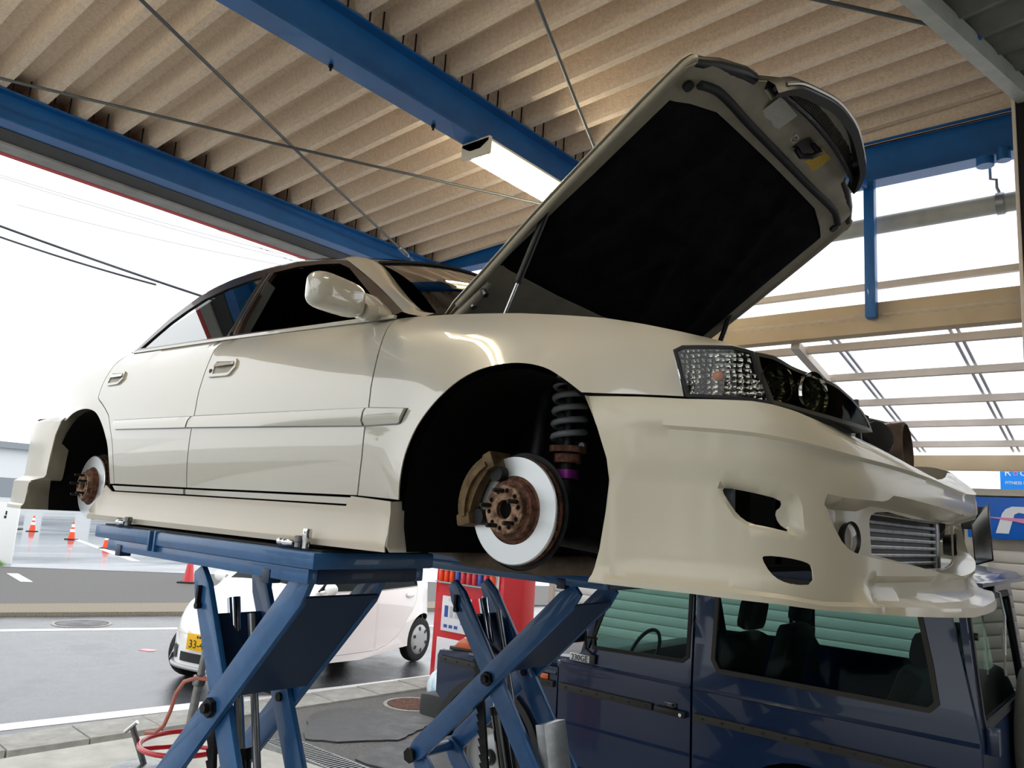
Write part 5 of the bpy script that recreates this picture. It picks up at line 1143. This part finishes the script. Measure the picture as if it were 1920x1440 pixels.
MB().box(J(-2.96, .12, .66), J(-2.92, GW-.12, 1.0)).build('radiator_grille', 'black_plastic', jp, bevel=.01)
for y in (.40, GW-.40): MB().lathe([(.10, 0), (.095, .02), (0, .035)], J(-2.955, y, .84), (-1, 0, 0), 24).build('headlamp', 'clear_lens', jp, smooth=50)
MB().prism([(-3.08, .52), (-3.08, .68), (-2.96, .69), (-2.80, .69), (-2.80, .52)], lambda x, z: J(x, .0, z), lambda x, z: J(x, GW, z)).build('front_bumper', 'vinyl', jp, bevel=.03)
MB().box(J(-1.80, .04, .42), J(.60, GW-.04, .52)).build('floor_pan', 'underbody', jp, smooth=0)
MB().box(J(-1.76, .05, .9), J(-1.56, GW-.05, 1.16)).build('dashboard', 'vinyl', jp, bevel=.03)
swj = MB().tube([J(-1.40+.06*math.cos(2*math.pi*k/24), .42+.19*math.sin(2*math.pi*k/24), 1.18+.17*math.cos(2*math.pi*k/24)) for k in range(25)], .013, 8, cap=False).build('steering_wheel', 'black_plastic', jp, smooth=60)
# tail: rear wall with door, window, wiper, hinge, spare wheel
rp_ = lambda y, z, d=0.: J(.645-(z-1.13)*.11*(z > 1.13)+d, y, z)
tg = MB(); 
trw = [(.14, 1.19), (.12, 1.25), (.16, 1.73), (.19, 1.765), (1.40, 1.765), (1.43, 1.73), (1.47, 1.25), (1.45, 1.19)]
panel([(.03, .55), (.03, 1.13), (.085, 1.84), (GW-.085, 1.84), (GW-.03, 1.13), (GW-.03, .55)], lambda y, z, d: rp_(y, z, -d), holes=[trw], step=.12, thick=.03).build('tail_wall', 'navy_paint', jp, smooth=30)
panel(shrink(trw, -.008), lambda y, z, d: rp_(y, z, -.012-d), step=.4, thick=.004).build('tail_glass', 'cabin_glass', jp, smooth=30)
panel(shrink(trw, -.022), lambda y, z, d: rp_(y, z, .008-d), holes=[shrink(trw, .012)], step=.2, thick=.016).build('tail_seal', 'black_rubber', jp, smooth=30)
wp = MB().tube([rp_(.82, 1.80, .02), rp_(.88, 1.79, .04), rp_(.90, 1.66, .045), rp_(.80, 1.46, .03)], .006, 6).bar(rp_(.83, 1.60, .03), rp_(.73, 1.36, .03), .016, .01, up=(1, 0, 0)).build('rear_wiper', 'galv', jp, smooth=40)
MB().cyl(rp_(.80, 1.80, .0), rp_(.80, 1.80, .03), .03, 14).build('wiper_motor', 'black_plastic', jp, smooth=50)
MB().cyl(rp_(.17, 1.60, -.01), rp_(.17, 1.60, .025), .018, 12).build('window_catch', 'black_plastic', jp, smooth=50)
hj = MB().box(J(.645, .10, 1.07), J(.70, .17, 1.19)).build('tail_hinge', 'navy_paint', jp, bevel=.006)
sp_ = MB().lathe([(0, .115), (.30, .115), (.36, .10), (.385, .06), (.39, -.06), (.36, -.11), (.30, -.12), (0, -.12)], J(.775, 1.16, 1.0), (1, 0, 0), 44).build('spare_wheel_cover', 'vinyl_cover', jp, smooth=50)
MB().box(J(.64, .06, .50), J(.72, GW-.06, .64)).build('rear_bumper', 'vinyl', jp, bevel=.02)
# seats
def jseat(x, y, lab):
    b = MB().box(J(x-.25, y-.24, .82), J(x+.25, y+.24, .96)).build('seat', 'seat_dark', jp, bevel=.04)
    MB().bar(J(x+.22, y, .92), J(x+.36, y, 1.42), .46, .13, up=(1, 0, -.3)).build('seat_back', 'seat_dark', b, bevel=.045)
    MB().bar(J(x+.365, y, 1.45), J(x+.40, y, 1.64), .27, .10, up=(1, 0, -.2)).build('headrest', 'seat_dark', b, bevel=.045)
jseat(-1.02, .42, ''); jseat(-1.02, 1.26, '')
bnc = MB().box(J(-.25, .25, .82), J(.15, 1.45, .96)).build('rear_bench', 'seat_dark', jp, bevel=.04)
MB().bar(J(.12, .85, .94), J(.30, .85, 1.38), 1.2, .13, up=(1, 0, -.3)).build('bench_back', 'seat_dark', bnc, bevel=.045)
for y in (.45, .85, 1.25): MB().bar(J(.30, y, 1.40), J(.335, y, 1.56), .30, .10, up=(1, 0, -.2)).build('headrest', 'seat_dark', bnc, bevel=.045)
for y, x in ((.10, -.75), (GW-.10, -.75)): MB().bar(J(x, y, 1.75), J(x+.12, y+(.05 if y < 1 else -.05), 1.05), .045, .005, up=(0, 1, 0)).build('seat_belt', 'seat_dark', jp, smooth=0)
# ================================================================== WHITE MINICAR ON THE ROAD
mat('mini_white', '#efefec', .25, 0, .9); mat('plate_yellow', '#eeb70c', .4); mat('mini_glass', '#33403f', .02, trans=.6, ior=1.1, spec=.8)
mc = empty('white_minicar', (-7.2, 4.95, -.03), R(-77.5), 'small white egg-shaped car with a yellow number plate on the wet road', 'car')
HWM = .735; mc.scale = (1.05, 1.05, 1.05)
up_out = smooth_run([(1.69, .42), (1.68, .56), (1.61, .72), (1.46, .86), (1.28, .945), (1.12, 1.0), (.75, 1.25), (.38, 1.46), (.0, 1.565), (-.5, 1.60), (-1.0, 1.565), (-1.35, 1.46), (-1.52, 1.25), (-1.62, .95), (-1.68, .70), (-1.67, .45)], 3)
low = [(-1.62, .24)]+arch(-1.275, .29, .335, 188, -8)[::1]+[(.0, .19)]+arch(1.275, .29, .325, 188, -8)+[(1.64, .24)]
mpoly = up_out+low
def mdist(q): return min(segdist(q, up_out[i], up_out[i+1]) for i in range(len(up_out)-1))
def mr_(x, z): return .26
def mys(x, z):
    d = mdist((x, z)); r = .26; w = HWM-.02*max(0, z-.9)-.05*sstep(.9, 1.5, z)
    ins = 0 if d >= r else r*(1-math.sqrt(max(0, 1-(1-d/r)**2)))
    fl = .012*math.exp(-((math.hypot(x+1.275, z-.29)-.36)/.05)**2)+.012*math.exp(-((math.hypot(x-1.275, z-.29)-.35)/.05)**2)
    return w-ins-.85*max(0, abs(x)-1.2)**2+fl-.02*sstep(.55, .30, z)*0
mwin_f = [(.82, 1.015), (.50, 1.235), (.22, 1.37), (-.10, 1.43), (-.22, 1.43), (-.22, .985)]
mwin_r = [(-.29, .985), (-.29, 1.435), (-.60, 1.43), (-.86, 1.38), (-1.02, 1.25), (-1.08, 1.0)]
mdoor_r = [(-.27, .26), (-.27, .965), (-1.10, .98), (-1.09, .80), (-1.02, .68), (-.93, .60), (-.85, .50), (-.70, .38), (-.5, .30)]
mdoor_f = [(-.245, .26), (-.245, .965), (.86, .995), (.92, .80), (.90, .55), (.80, .30)]
for sd in (1, -1):
    f = lambda u, v, d: (u, sd*(mys(u, v)-d), v)
    panel(mpoly, f, holes=[mwin_f, mwin_r, mdoor_r, mdoor_f], step=.07, thick=.006).build('body_side', 'mini_white', mc, smooth=45)
    for dp_, nm in ((mdoor_r, 'rear_door'), (mdoor_f, 'front_door')):
        dd = panel(shrink(dp_, .004), f, step=.07, thick=.006).build(nm, 'mini_white', mc, smooth=45)
        hx_ = -.93 if nm == 'rear_door' else -.08
        MB().grid(lambda u, v: Vector((hx_+.09*math.cos(2*math.pi*u)*math.sin(math.pi*v), sd*(mys(hx_, .88)+.012+.014*math.cos(math.pi*v)), .88+.035*math.sin(2*math.pi*u)*math.sin(math.pi*v))), 18, 8).build('door_handle', 'mini_white', dd, smooth=60)
    panel(shrink(mdoor_r, -.01)[::1], lambda u, v, d: (u, sd*(mys(u, v)-.02-d), v), step=.2, thick=.004).build('door_backing', 'underbody', mc, smooth=0)
    panel(shrink(mdoor_f, -.01)[::1], lambda u, v, d: (u, sd*(mys(u, v)-.02-d), v), step=.2, thick=.004).build('door_backing', 'underbody', mc, smooth=0)
    for w_ in (mwin_f, mwin_r):
        panel(shrink(w_, -.006), lambda u, v, d: (u, sd*(mys(u, v)-.008-d), v), step=.12, thick=.004).build('side_glass', 'mini_glass', mc, smooth=45)
        panel(shrink(w_, -.012), lambda u, v, d: (u, sd*(mys(u, v)+.003-d), v), holes=[shrink(w_, .004)], step=.12, thick=.008).build('glass_seal', 'black_rubber', mc, smooth=45)
    for cx in (1.275, -1.275):
        ay = sd
        ty = MB().lathe([(.19, -.07), (.25, -.075), (.277, -.06), (.285, -.03), (.285, .03), (.277, .06), (.25, .075), (.19, .07)], (cx, sd*(HWM-.10), .285), (0, ay, 0), 36).build('tyre', 'tyre', mc, smooth=40)
        cov = MB().lathe([(.195, .062), (.18, .075), (.12, .088), (.05, .085), (0, .088)], (cx, sd*(HWM-.10), .285), (0, ay, 0), 36).build('wheel_cover', 'rim_silver', ty, smooth=40)
        hm2 = MB().lathe([(0, 0), (.03, 0)], (0, 0, 0), (0, ay, 0), 14).mesh('cover_hole', 'black_plastic', 0)
        for k in range(6):
            t_ = R(60*k+20); inst('cover_hole', hm2, ty, (cx+.14*math.cos(t_), sd*(HWM-.10)+ay*.0885, .285+.14*math.sin(t_)), (0, -t_, 0), (1.0, 1, .72))
        wl = MB(); N = 12
        for k in range(N+1):
            t_ = math.pi*k/N
            for yy in (mys(cx+.34*math.cos(t_), .29+.34*math.sin(t_))-.012, HWM-.40): wl.v.append((cx+.34*math.cos(t_), sd*yy, .29+.34*math.sin(t_)))
        wl.f = [(2*k, 2*k+1, 2*k+3, 2*k+2) for k in range(N)]; wl.build('wheel_liner', 'underbody', mc, smooth=60)
    MB().tube([(.80, sd*(mys(.80, .99)+.0), 1.0), (.80, sd*(mys(.8, .99)+.08), 1.02)], .02, 8).sphere((.80, sd*(mys(.8, .99)+.14), 1.05), .08, sc=(.6, 1.1, .85)).build('door_mirror', 'mini_white', mc, smooth=60)
    MB().grid(lambda u, v: Vector((1.46-.20*u+.0*v, sd*(.40+.17*v+.02*u), .70+.20*u+.035*(v-.5))), 6, 6).build('headlight', 'clear_lens', mc, smooth=60)
    MB().prism([(-1.60, 1.0), (-1.52, 1.30), (-1.46, 1.35), (-1.52, 1.0)], lambda x, z: (x, sd*(mys(x, z)+.012), z), lambda x, z: (x-.01, sd*(mys(x, z)-.05), z)).build('tail_lamp', 'red_paint', mc, bevel=.008)
# upper skin between the two flanks: nose, bonnet, screen, roof, tail
segs_ = [('bonnet', 0, 16, 'mini_white'), ('windscreen', 16, 21, 'mini_glass'), ('roof', 21, 36, 'mini_white'), ('tail_glass', 36, 39, 'mini_glass'), ('tailgate', 39, len(up_out)-1, 'mini_white')]
for nm, a, b, m in segs_:
    mb = MB(); n = 10
    for i in range(a, b+1):
        x, z = up_out[i]; yw = mys(x, z)
        for j in range(n+1):
            t_ = 2*j/n-1; k = 1-t_*t_
            nxr = sstep(.9, 1.69, x)-sstep(.9, 1.69, -x)
            mb.v.append((x+.06*k*nxr, t_*yw, z+.02*k))
    mb.f = [(i*(n+1)+j, (i+1)*(n+1)+j, (i+1)*(n+1)+j+1, i*(n+1)+j+1) for i in range(b-a) for j in range(n)]
    mb.build(nm, m, mc, smooth=50)
# front and rear bumpers, lower lip, plate, emblem
def nosec(u, v):
    t_ = 2*u-1; return Vector((1.70+.06*(1-t_*t_)-.34*abs(t_)**4-.05*max(0, v-.6), t_*.70, .20+.33*v))
MB().grid(nosec, 16, 4).build('front_bumper', 'mini_white', mc, smooth=60)
MB().grid(lambda u, v: nosec(.30+.4*u, .22+.28*v)+Vector((.012, 0, 0)), 12, 3).build('lower_grille', 'black_plastic', mc, smooth=60)
MB().tube([nosec(.08+.84*k/16, .05)+Vector((.02, 0, 0)) for k in range(17)], .022, 8).build('bumper_lip', 'rim_silver', mc, smooth=60)
for sd in (1, -1): MB().grid(lambda u, v: nosec(.5+sd*(.26+.10*u), .25+.4*v)+Vector((.01, 0, 0)), 4, 4).build('fog_panel', 'black_plastic', mc, smooth=60)
MB().grid(lambda u, v: Vector((-nosec(u, v).x+.04, nosec(u, v).y, .22+.45*v)), 16, 4).build('rear_bumper', 'mini_white', mc, smooth=60)
pt = MB().box((1.78, -.165, .40), (1.79, .165, .565)).build('number_plate', 'plate_yellow', mc, bevel=.004)
mat('plate_ink', '#1b2a1d', .5)
def ptext(s_, size, y, z, sx=1.0):
    o = text(s_, size, 'plate_ink', pt, (1.7925, y, z), (R(90), 0, R(90)), .0006, 'plate_digits', sx=sx); return o
ptext('33-44', .115, .010, .458, 1.05)
for k in range(3): MB().box((1.7905, -.02+.035*k, .525), (1.7915, .005+.035*k, .548)).build('plate_mark', 'plate_ink', pt, smooth=0)
em = MB()
for k in range(3):
    t_ = R(90+120*k); c_ = Vector((1.725, 0, .67)); e1 = Vector((-.25*math.sin(t_)*0, math.cos(t_), math.sin(t_))); e2 = Vector((0, -math.sin(t_), math.cos(t_)))
    em.add([c_, c_+e1*.022+e2*.013, c_+e1*.044, c_+e1*.022-e2*.013], [(0, 1, 2, 3)])
em.build('emblem', 'rim_silver', mc, smooth=0)
MB().box((-1.5, -.6, .19), (1.5, .6, .30)).build('floor_pan', 'underbody', mc, smooth=0)
for x in (-.55, .25):
    for y in (.33, -.33):
        s0 = MB().box((x-.25, y-.24, .45), (x+.22, y+.24, .62)).build('seat', 'seat_dark', mc, bevel=.05)
        MB().bar((x-.22, y, .6), (x-.36, y, 1.28), .44, .12, up=(1, 0, .3)).build('seat_back', 'seat_dark', s0, bevel=.04)

# ================================================================== VENDING MACHINE, BAG, CONES AND OTHER SMALL THINGS
mat('vend_red', '#d31f2c', .3, 0, .4); mat('panel_white', '#e6e6ea', .35); mat('can_blue', '#3a55a8', .35); mat('can_red', '#cf3a46', .35); mat('can_grey', '#b9bdc4', .3); mat('window_grey', '#9aa0a4', .1, spec=.8)
vm_ = empty('vending_machine', (-5.5, 5.4, 0), 0, 'red drinks vending machine behind the white minicar', 'vending machine')
MB().box((0, 0, .06), (1.07, .58, 1.83)).build('cabinet', 'vend_red', vm_, bevel=.006)
MB().box((.06, -.02, .9), (1.01, .0, 1.74)).build('door_frame', 'vend_red', vm_, bevel=.008)
MB().box((.06, -.012, 1.20), (1.01, -.024, 1.74)).build('display_window', 'panel_white', vm_, bevel=.004)
MB().box((.15, -.030, .66), (.62, -.018, 1.06)).build('poster', 'panel_white', vm_, bevel=.003)
MB().box((.10, -.03, .12), (.98, -.012, .58)).build('lower_panel', 'panel_white', vm_, bevel=.03)
MB().box((.22, -.04, .22), (.86, -.028, .46)).build('dispensing_flap', 'window_grey', vm_, bevel=.01)
MB().box((.78, -.04, .62), (.95, -.018, 1.12)).build('coin_panel', 'window_grey', vm_, bevel=.006)
cnm = {c: MB().lathe([(0, 0), (.028, 0), (.032, .01), (.032, .115), (.024, .125), (0, .125)], (0, 0, 0), (0, 0, 1), 12).mesh('drink_can', c, 40) for c in ('can_blue', 'can_red', 'can_grey', 'cone_orange')}
for r_ in range(3):
    for k in range(10): inst('drink_can', cnm[random.choice(list(cnm))], vm_, (.13+k*.09, -.055, 1.23+r_*.17))
for r_ in range(3): MB().box((.07, -.095, 1.215+r_*.17), (1.0, -.02, 1.228+r_*.17)).build('can_shelf', 'window_grey', vm_, smooth=0)
for k in range(3):
    MB().box((.20+k*.085, -.034, .82), (.255+k*.085, -.030, .95)).build('poster_bottle', ('can_blue', 'can_grey', 'can_grey')[k], vm_, smooth=0)
    MB().box((.20+k*.085, -.034, .70), (.255+k*.085, -.030, .735)).build('poster_price', 'can_blue', vm_, smooth=0)
MB().box((.47, -.034, .76), (.60, -.030, .80)).build('poster_band', 'sign_blue', vm_, smooth=0)
text('DRINK', .05, 'can_grey', vm_, (.33, -.0315, 1.02), (R(90), 0, 0), .001, 'poster_letters')
for x in (.06, .95): MB().box((x, .05, 0), (x+.06, .5, .06)).build('foot', 'black_plastic', vm_, smooth=0)
# bag of rubbish
mbag = mat('clear_bag', '#d9e6ea', .25, noise=(9, '#8fc4de', .3, .5), bump=(14, .9))
bgm = MB(); bgm.sphere((0, 0, .24), .30, 26, 16, (1.05, .9, .85))
rv = random.Random(3)
bgm.v = [(x*(1+.05*math.sin(9*z+5*x)+.04*math.sin(13*y)), y*(1+.05*math.sin(11*x+3*z)), max(0, z*(1+.04*math.sin(8*x+6*y)))) for x, y, z in bgm.v]
bg_o = bgm.build('rubbish_bag', 'clear_bag', None, smooth=60, loc=(-4.45, 4.72, 0)); tag(bg_o, 'bulging clear rubbish bag by the front of the blue off-roader', 'bag')
# cones
def cone(loc, lab, h=.7, m='cone_orange', grp='traffic cones on the far lot', bands=True):
    t = empty('traffic_cone', loc, random.random(), lab, 'cone', grp)
    MB().box((-.19*h/.7, -.19*h/.7, 0), (.19*h/.7, .19*h/.7, .035)).build('base', 'black_rubber', t, bevel=.008)
    k = h/.7
    MB().lathe([(.13*k, .03), (.028*k, h), (0, h+.005)], (0, 0, 0), (0, 0, 1), 20).build('body', m, t, smooth=50)
    if bands:
        rad = lambda z: (.13-(z-.03)/(h-.03)*(.102))*k+.004
        for z0_, z1_ in ((.30*k, .42*k), (.49*k, .61*k)): MB().lathe([(rad(z0_), z0_), (rad(z1_), z1_)], (0, 0, 0), (0, 0, 1), 20).build('band', 'sign_white', t, smooth=50)
    return t
cone((-37.9, 12.1, .01), 'orange and white traffic cone, the farther one on the wet lot'); cone((-32.5, 11.7, .01), 'orange and white traffic cone, the nearer one on the wet lot')
cone((-27.6, 11.0, .01), 'orange and white traffic cone hidden behind the near lift deck')
cone((-39.8, 11.9, .01), 'yellow cone standing behind the white board at the left edge', 1.3, 'cone_yellow', 'traffic cones on the far lot', False)
cone((-16.6, 8.25, .0), 'dark red cone just visible under the near lift deck', .72, 'red_paint', 'traffic cones on the far lot', False)
wb = empty('notice_board', (-21.72, 6.12, .01), R(40), 'white notice board with grass at its foot at the left edge', 'board')
MB().box((-1.3, -.03, .0), (.0, .03, 1.55)).build('panel', 'white_plastic', wb, bevel=.006)
MB().box((-.36, -.036, 1.15), (-.30, -.030, 1.22)).build('mark', 'black_plastic', wb, smooth=0)
MB().box((-.34, -.036, 1.24), (-.30, -.030, 1.34)).build('mark', 'black_plastic', wb, smooth=0)
mat('grass', '#7fa63a', .8)
gs_ = MB(); rg = random.Random(5)
for k in range(160):
    x, y = rg.gauss(0, .12), rg.gauss(0, .05); h = rg.uniform(.05, .16); a = rg.uniform(0, 6.3); dx, dy = .03*math.cos(a), .03*math.sin(a)
    gs_.add([(x-.008, y, 0), (x+.008, y, 0), (x+dx, y+dy, h)], [(0, 1, 2)])
tag(gs_.build('grass_tuft', 'grass', None, smooth=0, loc=(-21.55, 5.80, 0), fix=False), 'green grass growing at the foot of the white board', 'grass', kind='stuff')
tag(MB().prism([(0, 0), (.16, .06), (.18, .14), (.1, .2), (-.03, .1)], lambda x, y: (x, y, .004), lambda x, y: (x, y, 0)).build('red_scrap', 'red_paint', None, smooth=0, loc=(-9.30, 3.70, -.03)), 'small scrap of red lying on the wet road', 'scrap')
# far buildings and power lines across the street
mat('bldg_white', '#dfe2e3', .7); mat('bldg_grey', '#8b9297', .6); mat('cable', '#3c3f44', .6)
fb = empty('far_building', (-78, 12, 0), 0, 'low white building with a grey roof edge across the lot', 'building')
MB().box((-8, -26, 0), (0, 60, 5.2)).build('wall', 'bldg_white', fb, smooth=0); MB().box((-8.5, -26.5, 5.2), (.6, 60.5, 5.75)).build('roof_edge', 'bldg_grey', fb, smooth=0)  # wall extended unseen behind the sedan so the wet lot reflects grey
for k in range(18): MB().box((-.05, -24+k*4.3, .9), (.06, -21.2+k*4.3, 2.6)).build('window', 'bldg_grey', fb, smooth=0)
MB().box((-5, 3, 5.75), (-2, 6, 7.2)).build('roof_unit', 'bldg_grey', fb, smooth=0)
def cable(a, b, sag, r, lab):
    a = Vector(a); b = Vector(b); return tag(MB().tube([a+(b-a)*k/24-Vector((0, 0, sag*4*(k/24)*(1-k/24))) for k in range(25)], r, 6).build('power_line', 'cable', None, smooth=60), lab, 'cable', 'overhead lines')

cable((-27.5, 1.3, 10.9), (-14.5, 13.4, 6.1), .25, .035, 'thick black power line sagging down towards the sedan roof')
cable((-27.3, 1.35, 10.6), (-20.2, 8.1, 7.85), .22, .03, 'second black power line joining the thick one at the left')
for k, (a, b) in enumerate((((-24.5, 3.6, 11.0), (-15.5, 12.0, 8.5)), ((-23.5, 4.6, 10.6), (-15.0, 12.6, 8.3)), ((-22.0, 5.8, 11.2), (-15.2, 12.6, 7.9)), ((-23.0, 5.2, 9.8), (-15.0, 12.6, 8.3)))):
    cable(a, b, .15, .007, 'faint thin overhead wire in the white sky, %s of four' % ('highest', 'second', 'third', 'lowest')[k])
# trees and a pale building across the yard behind the viewer; they show as reflections in the paint and glass
mat('leaf_dark', '#3d5530', .9, noise=(3, '#2c4123')); mat('trunk', '#5d5145', .9)
def tree(x, y, h, w, seed, lab):
    t = empty('tree', (x, y, 0), 0, lab, 'tree', 'trees mirrored in the car doors'); rg = random.Random(seed)
    MB().tube([(0, 0, 0), (.1, 0, h*.3), (0, .1, h*.6)], [.16, .12, .06], 8).build('trunk', 'trunk', t, smooth=60)
    mb = MB()
    for k in range(260):
        a = rg.uniform(0, 6.28); e = math.acos(rg.uniform(-.9, 1)); r = rg.uniform(.55, 1)
        c = Vector((math.cos(a)*math.sin(e)*w*r, math.sin(a)*math.sin(e)*w*r, h*.62+math.cos(e)*h*.38*r)); s_ = rg.uniform(.25, .5)
        n = Vector((rg.gauss(0, 1), rg.gauss(0, 1), rg.gauss(0, 1))).normalized(); u = n.orthogonal().normalized()*s_; v = n.cross(u)
        mb.add([c-u, c+v*.7, c+u, c-v*.7], [(0, 1, 2, 3)])
    o = mb.build('foliage', 'leaf_dark', t, smooth=0, fix=False); o['kind'] = 'stuff'
for k, (x, y, h, w) in enumerate(((-16, -16, 4.5, 2.4), (-10.5, -17, 5.5, 2.6), (-6, -16, 4.2, 2.0), (-1.2, -17.5, 5.8, 2.5), (3.6, -16.5, 4.8, 2.3))):
    tree(x, y, h, w, k, ('low bushy tree across the yard nearest the street', 'tall tree across the yard second from the street', 'smallest tree across the yard in the middle of the row', 'tallest broad tree across the yard', 'broad tree across the yard beside the pale building')[k])
pbd = empty('pale_building', (14, -24, 0), 0, 'pale two-storey building across the yard, mirrored in the off-roader windows', 'building')
MB().box((-6, 0, 0), (10, 8, 6.2)).build('wall', 'bldg_white', pbd, smooth=0); MB().box((-6.2, -.2, 6.2), (10.2, 8.2, 6.5)).build('parapet', 'bldg_grey', pbd, smooth=0)
wm_ = MB().box((0, 8-.02, 0), (1.9, 8.05, 1.4)).mesh('window', 'dark_glass', 0)
for fl in (1.0, 3.9):
    for k in range(5): inst('window', wm_, pbd, (-5+k*3, 0, fl))
slab('yard', [(-5.5, -6), (7, -6), (30, -6), (30, -60), (-4.5, -60)], -.2, -.02, 'concrete', kind='structure')
